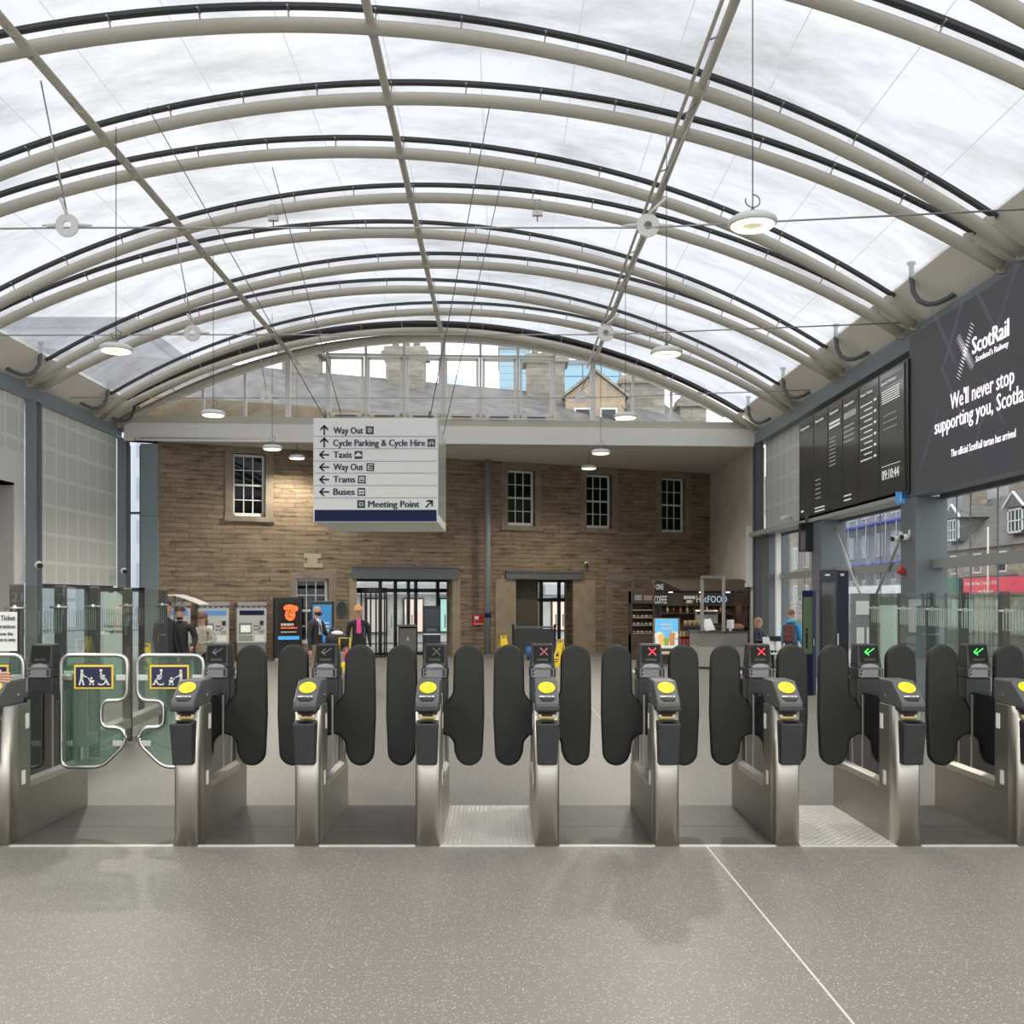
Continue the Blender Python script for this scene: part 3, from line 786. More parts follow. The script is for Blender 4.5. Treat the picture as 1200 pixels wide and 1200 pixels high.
chimney(797, 828, 476, 498, 38, 'short carved stone chimney at the last narrow gable pane')
# station house roof
t = thing('station_roof', 'weathered slate roof of the stone station house behind the gable glass', 'roof')
mb = MB(); p0, p1 = wloc(-4, .6, 7.3), wloc(18.5, .6, 7.3); q0, q1 = wloc(-4, 3.6, 9.05), wloc(18.5, 3.6, 9.05)
mb.prism([p0, p1, q1, q0], (0, 0, .12)); mb.build('slates', SLATE, t)
mb = MB(); mb.prism([wloc(-4, .3, 6.35), wloc(18.5, .3, 6.35), wloc(18.5, .3, 7.4), wloc(-4, .3, 7.4)], -WN*.3); mb.build('parapet', ASHLAR, t)
mb = MB(); mb.tube([q0, q1], .12, 8); mb.build('ridge', SLATE, t)
# gabled dormer on it
t = thing('gabled_dormer', 'small sandstone gabled dormer with two windows behind the gable glass', 'dormer', at(698, 495, 35.6))
hw = 1.05; z0 = -.3
mb = MB(); mb.prism([(-hw, 0, z0), (hw, 0, z0), (hw, 0, .9), (0, 0, 1.72), (-hw, 0, .9)], (0, 1.6, 0)); mb.build('gable_front', mat('dormer_stone', (.36, .28, .20), .85, noise=.2, nscale=4), t)
mb = MB(); mb.obox((-hw-.1, -.12, .86), (hw+.1, 0, .9), (0, 1.7, 0), (0, 0, .1)); mb.obox((hw+.1, -.12, .86), (-hw-.1, 0, .9), (0, 1.7, 0), (0, 0, .1)); mb.build('coping', STN_O, t)
for k in (-1, 1):
    fr = MB().box(k*.45-.3, k*.45+.3, -.05, 0, -.2, .5).build('window', FRAMEW, t); MB().box(k*.45-.24, k*.45+.24, -.06, -.05, -.2, .44).build('pane', DGLASS, fr)
# glass dome, tower and office
t = thing('glass_dome', 'pale blue glass dome beyond the slate roof', 'dome', at(527, 470, 62))
mb = MB(); mb.ball((0, 0, -.6), 1.45, 1.45, 2.2, 24, 8, 0, PI/2); mb.build('glazing', mat('dome_glass', (.36, .46, .52), .15), t)
mb = MB()
for k in range(10):
    a = 2*PI*k/10; mb.tube([(1.47*math.sin(q)*math.cos(a), 1.47*math.sin(q)*math.sin(a), -.6+2.22*math.cos(q)) for q in [PI/2*j/8 for j in range(9)]], .03, 5)
mb.build('ribs', CREAM_L, t)
BLUEG = grid_mat('blue_curtain_wall', (.10, .16, .20), (.26, .42, .52), 1.35, 1.3, 'X', .93)
BLUEG.node_tree.nodes['Principled BSDF'].inputs['Roughness'].default_value = .12
TOWERG = grid_mat('tower_glass', (.08, .10, .12), (.30, .44, .52), 20., .62, 'X', .95, .0, .3)
def block(name, u0, u1, vt, Y, dep, m, label, cat='building'):
    a, b = at(u0, vt, Y), at(u1, vt, Y)
    t = thing(name, label, cat, (a.x, Y, -.1)); h = b.z+.1; w = b.x-a.x
    MB().box(0, w, 0, dep, 0, h).build('facade', m, t)
    MB().box(-.1, w+.1, -.1, dep+.1, h, h+.3).build('roof_edge', GREYST, t)
    return t
block('glass_tower', 585, 620, 409, 90, 9, TOWERG, 'slim blue glass tower beside the broad chimney')
block('office_building', 662, 729, 427, 75, 12, BLUEG, 'blue glazed office building behind the sandstone dormer')
# city blocks dim through the left eaves sheets, facade across the street at both doors
CITY = grid_mat('city_block', (.52, .55, .60), (.36, .40, .46), 2.2, 2.6, 'Y', .55)
t = thing('office_block', 'bluish office block dim through the roof sheets over the panelled wall', 'building', (-31, 38, -.1)); MB().box(-8, 0, -5, 12, 0, 12.5).build('facade', CITY, t); MB().box(-8.2, .2, -5.2, 12.2, 12.5, 13).build('parapet', GREYST, t)
t = thing('office_block', 'tall bluish tower dim through the left roof sheets near the pendant', 'building', (-27, 66, -.1)); MB().box(-4, 5, -5, 12, 0, 18).build('facade', CITY, t); MB().box(-4.2, 5.2, -5.2, 12.2, 18, 18.6).build('parapet', GREYST, t)
# street front behind the doorways
def streetfront(name, label, s0, s1, depth, zt, m, cols):
    t = thing(name, label, 'building', wloc(s0, depth, -.1), TH)
    w = s1-s0; MB().box(0, w, 0, 3, 0, zt).build('facade', m, t)
    n = max(1, int(w/1.6))
    for k in range(n):
        x = .4+k*w/n
        fr = MB().box(x, x+w/n-.7, -.06, 0, .4, 1.9).build('shop_window', DF, t); MB().box(x+.06, x+w/n-.76, -.07, -.06, .46, 1.84).build('pane', mat('shop_%d' % (k % len(cols)), cols[k % len(cols)], .4, emit=cols[k % len(cols)], estr=.4), fr)
        fr = MB().box(x+.1, x+.8, -.06, 0, 3.1, 4.6).build('window', FRAMEW, t); MB().box(x+.16, x+.74, -.07, -.06, 3.16, 4.54).build('pane', DGLASS, fr)
    MB().box(0, w, -.25, 0, 2.05, 2.5).build('fascia', mat('fascia_pale', (.55, .56, .58), .5), t)
streetfront('street_shops', 'pale street shops with coloured windows seen through the left doorway', 4, 17, 12, 6.5, mat('pale_facade', (.62, .60, .56), .8, noise=.2, nscale=1), [(.75, .6, .5), (.35, .6, .55), (.8, .75, .7), (.5, .45, .42)])
streetfront('street_shops', 'pale street front seen through the right doorway', 17.5, 31, 12, 6.0, mat('pale_facade', (.62, .60, .56), .8), [(.7, .7, .7), (.5, .55, .6)])

# ---- the street beside the right-hand windows
ROUGH = brick_mat('tenement_stone', (.34, .29, .24), (.27, .23, .19), (.2, .18, .15), .8, .3, .01, .2)
BX = 25.
def shop_house():
    t = thing('slate_roofed_terrace', 'slate roofed stone terrace with white dormers and red shopfront', 'building', (BX, 54, -.1))
    y0, y1 = -9.5, 6.0
    MB().box(0, 8, y0, y1, 0, 4.6).build('wall', ROUGH, t)
    mb = MB(); mb.prism([(-.3, y0, 4.5), (2.6, y0, 7.5), (8, y0, 7.5), (8, y0, 4.5)], (0, y1-y0, 0)); mb.build('roof', SLATE, t)
    for k, y in enumerate((-4.4, 2.4)):
        dr = MB()
        dr.box(-.1, 1.6, y-.75, y+.75, 5.0, 6.3); dr.prism([(-.25, y-.95, 6.3), (-.25, y+.95, 6.3), (-.25, y, 6.95)], (2.4, 0, 0))
        o = dr.build('dormer', SLATE, t)
        mb = MB()
        for (a, b, c, d) in ((-.72, -.62, 5.05, 6.25), (.62, .72, 5.05, 6.25), (-.72, .72, 5.05, 5.15), (-.72, .72, 6.15, 6.25), (-.04, .04, 5.05, 6.25), (-.4, -.34, 5.05, 6.25), (.34, .4, 5.05, 6.25), (-.72, .72, 5.62, 5.68)): mb.box(-.16, -.08, y+a, y+b, c, d)
        mb.obox((-.3, y-1.0, 6.28), (0, 1.0, .72), (.12, 0, 0), (0, 0, .09)); mb.obox((-.3, y+1.0, 6.28), (0, -1.0, .72), (.12, 0, 0), (0, 0, .09))
        mb.build('window_frame', WHITE, o); MB().box(-.12, -.1, y-.65, y+.65, 5.1, 6.2).build('pane', DGLASS, o)
    for k in range(5):
        y = -8.3+2.7*k
        fr = MB().box(-.05, 0, y-.45, y+.45, 3.2, 4.25).build('window', WHITE, t); MB().box(-.06, -.05, y-.37, y+.37, 3.28, 4.17).build('pane', DGLASS, fr)
    MB().box(-.12, 0, y0, 1.2, 1.5, 3.05).build('shopfront', mat('shop_dark', (.05, .05, .055), .5), t)
    sg = MB().box(-.3, -.12, y0, .8, 1.95, 2.95).build('shop_sign', mat('sign_red', (.62, .03, .06), .45, emit=(.7, .04, .07), estr=.12), t)
    txt(sg, 'American Bank Transfer 0131', (-.3, .6, 2.58), (0, -1, 0), (0, 0, 1), .2, WHITE)
    txt(sg, 'om Budget', (-.3, -.9, 2.12), (0, -1, 0), (0, 0, 1), .26, WHITE)
    sg = MB().box(-.3, -.12, 1.4, y1, 2.0, 3.0).build('green_shop_sign', mat('sign_green', (.05, .15, .10), .45), t)
    txt(sg, 'ier', (-.3, 3.7, 2.35), (0, -1, 0), (0, 0, 1), .4, WHITE)
    mb = MB()
    for y in (-7, -1, 4.3): mb.box(1.5, 2.4, y-.5, y+.5, 6.6, 8.2)
    mb.build('chimney', ROUGH, t)
    MB().tube([(-.4, -2.2, 0), (-.4, -2.2, 5.5)], .05, 8).build('drainpipe', WHITE, t)
shop_house()
def scaffold_house():
    t = thing('scaffolded_building', 'grey building with blue scaffold boards behind the middle window', 'building', (BX, 70.5, -.1))
    y0, y1 = -9.6, 8
    MB().box(1.2, 9, y0, y1, 0, 10.5).build('wall', mat('grey_block', (.33, .33, .34), .8, noise=.2, nscale=.8), t)
    for k in range(6):
        for z in (1.6, 4.8, 7.6):
            y = -8.0+2.8*k; fr = MB().box(1.12, 1.2, y-.6, y+.6, z, z+1.6).build('window', FRAMEW, t); MB().box(1.1, 1.12, y-.5, y+.5, z+.1, z+1.5).build('pane', mat('blue_pane', (.12, .16, .25), .2), fr)
    for z in (4.2, 6.9): MB().box(0, 1.1, y0, y1, z, z+.12).build('scaffold_deck', mat('scaffold_blue', (.10, .13, .45), .6), t)
    for k in range(10): MB().tube([(.05, y0+.5+1.8*k, 0), (.05, y0+.5+1.8*k, 10.3)], .04, 6).build('scaffold_pole', GALV, t)
    MB().box(-1.2, 0, y0, y1, 2.2, 2.7).build('canopy', WHITE, t)
scaffold_house()
t = thing('tenement_building', 'pale stone tenement with white windows behind the far window bay', 'building', (BX, 95, -.1))
MB().box(0, 9, -12, 14, 0, 13).build('wall', ROUGH, t)
for k in range(8):
    for z in (1.2, 4.4, 7.6, 10.4):
        y = -11+3*k; fr = MB().box(-.08, 0, y-.6, y+.6, z, z+1.8).build('window', WHITE, t); MB().box(-.1, -.08, y-.5, y+.5, z+.1, z+1.7).build('pane', DGLASS, fr)
MB().box(-.2, 9.2, -12.2, 14.2, 13, 13.4).build('cornice', ROUGH, t)
t = thing('distant_tenements', 'hazy stone tenements above the slate roofed terrace', 'building', (41, 92, -.1))
MB().box(0, 12, -16, 6, 0, 12.5).build('wall', ROUGH, t)
for k in range(9):
    y = -15+2.3*k; MB().box(-.08, 0, y-.5, y+.5, 9.6, 11.6).build('window', WHITE, t); MB().box(2, 3.2, y-1, y+1, 12.5, 14).build('chimney', ROUGH, t)
# retaining wall and railing along the street
t = thing('street_railing', 'grey spiked railing on a low wall across the street window', 'railing', (13.5, 26, -.1))
MB().box(-.15, .15, -14, 22, 0, .95).build('low_wall', STN_O, t)
for z in (1.05, 1.62): MB().box(-.02, .02, -14, 22, z, z+.04).build('rail', GALV, t)
mb = MB()
for k in range(180): mb.box(-.012, .012, -14+.2*k-.012, -14+.2*k+.012, .95, 1.75)
mb.build('railing_bars', GALV, t)
t = thing('street_hedge_wall', 'mossy stone bank wall beyond the railing', 'wall', (19, 32, -.1), kind='thing')
MB().box(0, 1.2, -16, 22, 0, 2.0).build('bank', mat('mossy_stone', (.40, .38, .31), .9, noise=.5, nscale=2.2, bump=.4), t); MB().box(-.1, 1.3, -16, 22, 2.0, 2.1).build('coping', STN_O, t)

t = thing('stone_annex', 'grey stone building glimpsed through the narrow glass slot beside the end column', 'building', (-15.9, 46, -.1))
MB().box(.3, 6, 0, 5, 0, 9.0).build('wall', STN_O, t)
mb = MB(); mb.prism([(.1, -.2, 8.9), (.1, 5.2, 8.9), (.1, 2.5, 10.8)], (6.1, 0, 0)); mb.build('roof', SLATE, t)
for z in (1.5, 4.6): fr = MB().box(.6, 1.5, -.06, 0, z, z+1.6).build('window', FRAMEW, t); MB().box(.7, 1.4, -.07, -.06, z+.1, z+1.5).build('pane', DGLASS, fr)
# ------------------------------------------------------------------ ticket gates
GY = 7.24; KX = GY/F
PLATE = mat('floor_plate', (.085, .083, .078), .45, .3, noise=.15, nscale=5)
CHEQ = mat('chequer_plate', (.66, .64, .60), .40, .6)
GX = [(u-U0)*KX for u in (-2, 217, 359, 501, 641, 782, 924, 1066, 1208)]
GX[0] = -3.62

INK = mat('disc_print', (.42, .30, .01), .5)
GREYTXT = mat('grey_print', (.38, .38, .40), .5)
def gate_base(w=.180):
    t = empty('ticket_gate')
    hw = w/2
    sgn = lambda q: (1 if q >= 0 else -1)
    pts = [(-hw, .10, 0)]+[(-hw*sgn(math.cos(PI*k/16))*abs(math.cos(PI*k/16))**.55, -.055*math.sin(PI*k/16)**.7+.02, 0) for k in range(17)]+[(hw, .10, 0)]
    MB().prism(pts, (0, 0, .985), True).build('front_post', STEEL, t)
    mb = MB(); mb.box(-hw+.004, hw-.004, .10, 1.36, .0, .36); mb.build('plinth', STEEL_D, t, .004)
    mb = MB(); mb.box(-hw, hw, .10, .30, .36, .985); mb.build('front_panel', STEEL_D, t, .004)
    mb = MB(); mb.box(-hw+.01, hw-.01, 1.12, 1.36, .36, 1.10); mb.build('rear_post', STEEL_D, t, .01)
    mb = MB(); mb.box(-hw+.012, hw-.012, .90, 1.37, 1.10, 1.145); mb.build('top_rail', STEEL, t, .008)
    mb = MB(); mb.box(-hw, hw, .30, 1.12, .36, .405); mb.prism([(-hw, .30, .405), (-hw+.035, .30, .43), (hw-.035, .30, .43), (hw, .30, .405)], (0, .82, 0)); mb.build('ledge', STEEL, t)
    MB().box(-hw+.035, hw-.035, .30, 1.12, .43, 1.02).build('smoked_panel', DGLASS, t)
    mb = MB()
    for y in (.335, .735, .955): mb.box(-hw+.028, hw-.028, y, y+.018, .43, 1.0)
    mb.build('panel_upright', STEEL, t)
    # pillar with display head
    MB().box(-.052, .052, .76, .90, .43, .90).build('pillar', BLACKP, t, .012)
    mb = MB(); mb.prism([(-.055, .74, .86), (.055, .74, .86), (.10, .74, .96), (.10, .74, 1.135), (-.10, .74, 1.135), (-.10, .74, .96)], (0, .18, 0)); mb.build('display_neck', BLACKP, t, .014)
    mb = MB(); mb.obox((-.104, .725, 1.135), (.208, 0, 0), (0, .20, 0), (0, 0, .075)); bd = mb.build('display_collar', POD, t, .01)
    mb = MB(); P = Pl((0, .725, 1.135), (1, 0, 0), (0, 0, 1), .002, .002)
    for k in range(4): P.rect(mb, -.075+.01*(k % 2), .012+.013*k, .06, .018+.013*k)
    P.line(mb, [(-.085, .005), (.085, .005), (.085, .068), (-.085, .068), (-.085, .005)], .003)
    mb.build('collar_print', GREYTXT, bd)
    prof = [(.735, 1.21), (.775, 1.395), (.91, 1.395), (.925, 1.21)]
    mb = MB()
    vs = [(sx*(.097 if z < 1.3 else .083), y, z) for sx in (-1, 1) for (y, z) in prof]
    mb.add(vs, [(0, 1, 2, 3), (7, 6, 5, 4), (0, 4, 5, 1), (1, 5, 6, 2), (2, 6, 7, 3), (3, 7, 4, 0)])
    hd = mb.build('display_head', POD, t, .012)
    xd, yd = Vector((1, 0, 0)), Vector((0, .04, .185)).normalized()
    mb = MB(); P = Pl((0, .735, 1.21), xd, yd, .001, .003); P.rect(mb, -.072, .04, .072, .176); mb.build('display_screen', DFACE, hd)
    mb = MB(); P.poly(mb, [(-.075, .002), (.075, .002), (.05, .025), (0, .036), (-.05, .025)]); mb.build('display_lip', mat('lip_grey', (.22, .22, .23), .35), hd)
    mb = MB(); P = Pl((0, .735, 1.21), xd, yd, .005, .001); P.rect(mb, -.045, .055, .045, .075); mb.build('text_line', mat('olive_line', (.022, .026, .006), .5), hd)
    # card reader pod
    prof = [(-.115, .985), (-.115, 1.03), (.075, 1.165), (.34, 1.165), (.34, 1.02), (.30, .985)]
    mb = MB(); mb.prism([(-.082, y, z) for y, z in prof], (.164, 0, 0)); pod = mb.build('reader_pod', READER, t, .012)
    xd, yd = Vector((1, 0, 0)), Vector((0, .19, .135)).normalized()
    P = Pl((0, -.115, 1.03), xd, yd, .002, .004)
    mb = MB(); P.disc(mb, 0, .150, .060, 28); d = mb.build('yellow_disc', YELLOW, pod)
    P2 = Pl((0, -.115, 1.03), xd, yd, .006, .001); mb = MB()
    for r in (.018, .029, .040): P2.ring(mb, -.012, .155, r, .004, 10, -.9, .9)
    P2.line(mb, [(-.045, .12), (-.012, .105), (.028, .112), (.04, .14)], .005); P2.line(mb, [(-.05, .165), (-.02, .19), (.02, .19)], .004); P2.line(mb, [(-.03, .15), (-.005, .14), (-.01, .168)], .004)
    mb.build('contactless_symbol', INK, d)
    mb = MB()
    P2.rect(mb, -.055, .046, -.012, .056); P2.rect(mb, -.005, .044, 0, .060); P2.rect(mb, .008, .046, .024, .056); P2.rect(mb, .032, .046, .05, .056)
    mb.build('white_print', mat('white_print', (.75, .75, .75), .5), pod)
    mb = MB(); P.poly(mb, [(-.055, .034), (.055, .034), (.035, .004), (-.035, .004)]); mb.build('ticket_slot', BLACK, pod)
    MB().box(-.088, .088, -.120, .05, .962, .99).build('pod_collar', BLACKP, t, .008)
    # box hung on the post
    mb = MB()
    a, b, z0, z1 = .070, .080, .585, .895
    vs = [(-a, -.03, z0), (a, -.03, z0), (a, -.115, z0), (-a, -.115, z0), (-b, -.03, z1), (b, -.03, z1), (b, -.150, z1-.015), (-b, -.150, z1-.015)]
    mb.add(vs, [(0, 1, 2, 3), (7, 6, 5, 4), (0, 4, 5, 1), (1, 5, 6, 2), (2, 6, 7, 3), (3, 7, 4, 0)])
    bx = mb.build('ticket_bin', BLACKP, t, .01)
    MB().box(-.045, .045, -.14, -.06, .893, .897).build('bin_mouth', BLACK, bx)
    MB().box(-.055, .055, -.036, -.024, .905, .918).build('ticket_lip', mat('amber_lip', (.75, .55, .10), .4), t)
    MB().box(-.06, .06, -.034, -.02, .918, .93).build('lip_plate', CHROME, t)
    for sx in (-1, 1):
        for (y, z, h) in ((.22, .80, .11), (.16, .40, .10), (1.2, .42, .1)): MB().box(sx*(hw+.001)-.0015, sx*(hw+.001)+.0015, y, y+.055, z, z+h).build('sticker', STICK, t)
    for sx in (-1, 1): MB().lathe([(.012, 0), (.012, .006), (.004, .007)], (sx*(.084), .20, 1.05), 10, 'X').build('key_lock', CHROME, pod)
    return t
def paddle(t, sd):
    """black foam leaf with the neck that joins it to the pillar"""
    zc = [(.045, 1.405)]
    out = []
    cx, rt, rb = .263, .118, .108
    for k in range(13): a = PI*k/12; out.append((cx+rt*math.cos(a), 1.285+rt*1.0*math.sin(a)))
    out += [(cx-rt, 1.26), (.140, 1.02), (.10, .965), (.04, .935), (.04, .70), (.10, .685), (.145, .64), (.152, .555)]
    for k in range(1, 12): a = PI+PI*k/12; out.append((cx+.004+rb*math.cos(a), .555+rb*math.sin(a)))
    out += [(cx+.112, .555), (cx+.125, .85), (cx+.122, 1.15)]
    pts = [(sd*x, .775, z-.012) for x, z in out]
    return MB().prism(pts, (0, .07, 0)).build('paddle', RUBBER, t, .022, 3)
def glyph(t, kind):
    hd = [c for c in kids(t) if c.name.startswith('display_head')][0]
    P = Pl((0, .735, 1.21), (1, 0, 0), Vector((0, .04, .185)), .005, .001); mb = MB()
    cols = {'red': mat('led_red', (.5, .02, .03), .4, emit=(1, .03, .06), estr=2.2), 'green': mat('led_green', (.03, .4, .05), .4, emit=(.05, 1, .12), estr=1.8),
            'dim': mat('led_dim', (.12, .12, .12), .4, emit=(.3, .3, .3), estr=.2), 'dimred': mat('led_dim_red', (.3, .08, .1), .4, emit=(.9, .2, .25), estr=.6)}
    col, shape = kind
    if shape == 'x':
        for s in (-1, 1):
            for k in range(7): q = (k-3)/3*.026; P.rect(mb, .012+q-.0035, .13+s*q-.0035, .012+q+.0035, .13+s*q+.0035)
    else:
        for k in range(9): q = -.03+.0085*k; P.rect(mb, q-.0035, .118+max(0, k-3)*.006, q+.0035, .125+max(0, k-3)*.006)
        for k in range(4): P.rect(mb, -.03+.008*k-.003, .125+.007*k, -.03+.008*k+.004, .132+.007*k); P.rect(mb, -.03+.008*k-.003, .118-.006*k, -.03+.008*k+.004, .125-.006*k)
    mb.build('led_symbol', cols[col], hd)

def leaf_outline(n=5):
    # outline of the wide-gate leaf, x from the hinge edge, z up (before corner rounding)
    C = [((0, .435), .07), ((.315, .435), .07), ((.50, .615), .06), ((.50, .745), .09), ((.31, .745), .07), ((.31, .955), .07), ((.515, .955), .09), ((.515, 1.31), .08), ((0, 1.31), .08)]
    out = []
    m = len(C)
    for i in range(m):
        p, r = Vector(C[i][0]), C[i][1]; a, b = Vector(C[i-1][0]), Vector(C[(i+1) % m][0])
        d0, d1 = (a-p).normalized(), (b-p).normalized()
        s, e = p+d0*r, p+d1*r
        for k in range(n+1):
            q = k/n; out.append(s*(1-q)**2+p*2*q*(1-q)+e*q*q)
    return out
SIGNY = mat('sign_yellow', (.75, .52, .05), .45); SIGNN = mat('sign_navy', (.010, .012, .055), .45)
def pict_walk(P, mb, x, y, s, f=1):
    P.disc(mb, x, y+.9*s, .085*s); P.line(mb, [(x, y+.8*s), (x-.02*s*f, y+.42*s)], .17*s)
    P.line(mb, [(x-.02*s*f, y+.45*s), (x+.12*s*f, y)], .1*s); P.line(mb, [(x-.04*s*f, y+.45*s), (x-.17*s*f, y)], .1*s)
    P.line(mb, [(x, y+.76*s), (x+.16*s*f, y+.55*s), (x+.32*s*f, y+.5*s)], .06*s)
def pict_child(P, mb, x, y, s, f=1):
    # push chair with a child in it
    P.line(mb, [(x-.38*s*f, y+.78*s), (x-.20*s*f, y+.52*s)], .09*s); P.poly(mb, [(x-.22*s, y+.55*s), (x+.30*s*f if f > 0 else x+.22*s, y+.50*s), (x+.20*s, y+.24*s), (x-.20*s, y+.24*s)])
    P.disc(mb, x-.02*s*f, y+.72*s, .12*s); P.disc(mb, x-.16*s, y+.09*s, .09*s); P.disc(mb, x+.18*s, y+.09*s, .09*s)
def pict_chair(P, mb, x, y, s, f=1):
    P.ring(mb, x, y+.3*s, .27*s, .08*s, 18, -PI*.75, PI*.6) if f > 0 else P.ring(mb, x, y+.3*s, .27*s, .08*s, 18, PI*.4, PI*1.75)
    P.disc(mb, x-.02*s*f, y+.92*s, .09*s); P.line(mb, [(x-.02*s*f, y+.8*s), (x+.02*s*f, y+.4*s), (x+.3*s*f, y+.38*s), (x+.42*s*f, y+.05*s), (x+.52*s*f, y+.05*s)], .1*s)
    P.line(mb, [(x, y+.62*s), (x+.25*s*f, y+.6*s)], .07*s)
def wide_leaf(t, x0, sd, y=.74):
    o = leaf_outline(); pts = [(x0+sd*p.x, y, p.y) for p in o]
    lf = MB().tube(pts, .0165, 10, True).build('wide_leaf', CHROME, t)
    MB().prism([(x0+sd*(p.x*.985+.004), y-.004, p.y) for p in o], (0, .008, 0)).build('leaf_glass', GATEG, lf)
    mb = MB()
    for (px, pz, dx) in ((.0, 1.135, 1), (.515, 1.135, -1), (.0, .62, 1), (.49, .62, -1)):
        a = x0+sd*px; b = x0+sd*(px+dx*.085); mb.box(min(a, b), max(a, b), y-.014, y+.014, pz-.022, pz+.022)
        mb.lathe([(.008, 0), (.008, .004)], (x0+sd*(px+dx*.06), y-.014, pz), 8, 'Y')
    mb.build('glass_clamp', CHROME, lf, .006)
    xs = sorted((x0+sd*.105, x0+sd*.415)); z0, z1 = 1.045, 1.235
    sg = MB().box(xs[0], xs[1], y-.022, y-.010, z0, z1).build('gate_sign', SIGNY, lf, .012)
    MB().box(xs[0]+.016, xs[1]-.016, y-.024, y-.021, z0+.016, z1-.016).build('sign_field', SIGNN, sg)
    mb = MB(); P = Pl((xs[0], y-.0235, z0+.032), (1, 0, 0), (0, 0, 1), .0005, .001); s = .125; W = xs[1]-xs[0]
    if sd > 0: pict_walk(P, mb, .065, 0, s, 1); pict_child(P, mb, .140, 0, s*.6, 1); pict_chair(P, mb, .215, 0, s, 1)
    else: pict_walk(P, mb, W-.065, 0, s, -1); pict_child(P, mb, W-.140, 0, s*.6, -1); pict_chair(P, mb, W-.22, 0, s, -1)
    mb.build('pictogram', mat('sign_cream', (.72, .70, .62), .5), sg)

proto = gate_base()
GL = {1: 'steel ticket gate with foam paddle on one side and glazed wide leaf on the other', 2: 'steel ticket gate with dim screen in front of the masked man',
      3: 'steel ticket gate with dim white cross, in front of the wide doorway', 4: 'steel ticket gate with dim red cross between two yellow floor signs',
      5: 'steel ticket gate with red cross in front of the blue drinks poster', 6: 'steel ticket gate with red cross in front of the seated person',
      7: 'steel ticket gate with green arrow before the navy totems', 8: 'steel ticket gate with green arrow, cut by the right picture edge'}
KIND = {1: ('dim', 'a'), 2: ('dim', 'a'), 3: ('dim', 'x'), 4: ('dimred', 'x'), 5: ('red', 'x'), 6: ('red', 'x'), 7: ('green', 'a'), 8: ('green', 'a')}
gates = []
for i in range(1, 9):
    g = proto if i == 1 else copy_tree(proto)
    g.location = (GX[i], GY+.045, 0); tag(g, GL[i], 'ticket gate', 'ticket gates in the gateline', 'thing'); gates.append(g)
for i, g in enumerate(gates):
    n = i+1
    if n > 1: paddle(g, -1)
    paddle(g, 1)
    glyph(g, KIND[n])
wide_leaf(gates[0], -.10, -1)
g0 = gate_base(.26); g0.location = (GX[0], GY+.045, 0)
tag(g0, 'broad steel gate with blank screen beside the wide aisle, a hand on its reader', 'ticket gate', 'ticket gates in the gateline', 'thing')
wide_leaf(g0, .17, 1); wide_leaf(g0, -.13, -1)
# plates in the aisles
for i in range(0, 8):
    a, b = GX[i]+(.135 if i == 0 else .088), GX[i+1]-.088
    ch = i in (3, 6)
    lab = {0: 'dark floor plate in the wide glazed aisle', 1: 'dark floor plate behind the first paddle gate, next to the wide aisle', 2: 'dark floor plate in the aisle left of the dim white cross gate',
           3: 'studded bright floor plate in the aisle below the central pair of paddles', 4: 'dark floor plate between the dim red cross gate and the first red cross gate', 5: 'dark floor plate between the two bright red cross gates',
           6: 'studded bright floor plate beside the first green arrow gate', 7: 'dark floor plate between the two green arrow gates'}[i]
    t = thing('floor_plate', lab, 'floor plate', ((a+b)/2, GY, 0), 0, 'aisle floor plates'); w = (b-a)/2
    MB().box(-w, w, .03, 1.42, .0, .006).build('plate', CHEQ if ch else PLATE, t)
    MB().box(-w, w, .0, .03, .0, .008).build('edge_strip', mat('edge_strip_metal', (.75, .74, .70), .35, .6), t)
    if ch:
        mb = MB(); ny = 34; nx = int(2*w/.034)
        for iy in range(ny):
            for ix in range(nx):
                cx, cy = -w+.03+ix*.034, .055+iy*.040; dx, dy = (.013, .006) if (ix+iy) % 2 else (.006, .016)
                mb.add([(cx-dx, cy, .006), (cx, cy-dy, .006), (cx+dx, cy, .006), (cx, cy+dy, .006), (cx, cy, .0105)], [(0, 1, 4), (1, 2, 4), (2, 3, 4), (3, 0, 4)])
        mb.build('tread_studs', CHEQ, t)
    if not ch: MB().box(-w, w, .62, .625, .006, .0066).build('plate_joint', BLACK, t)

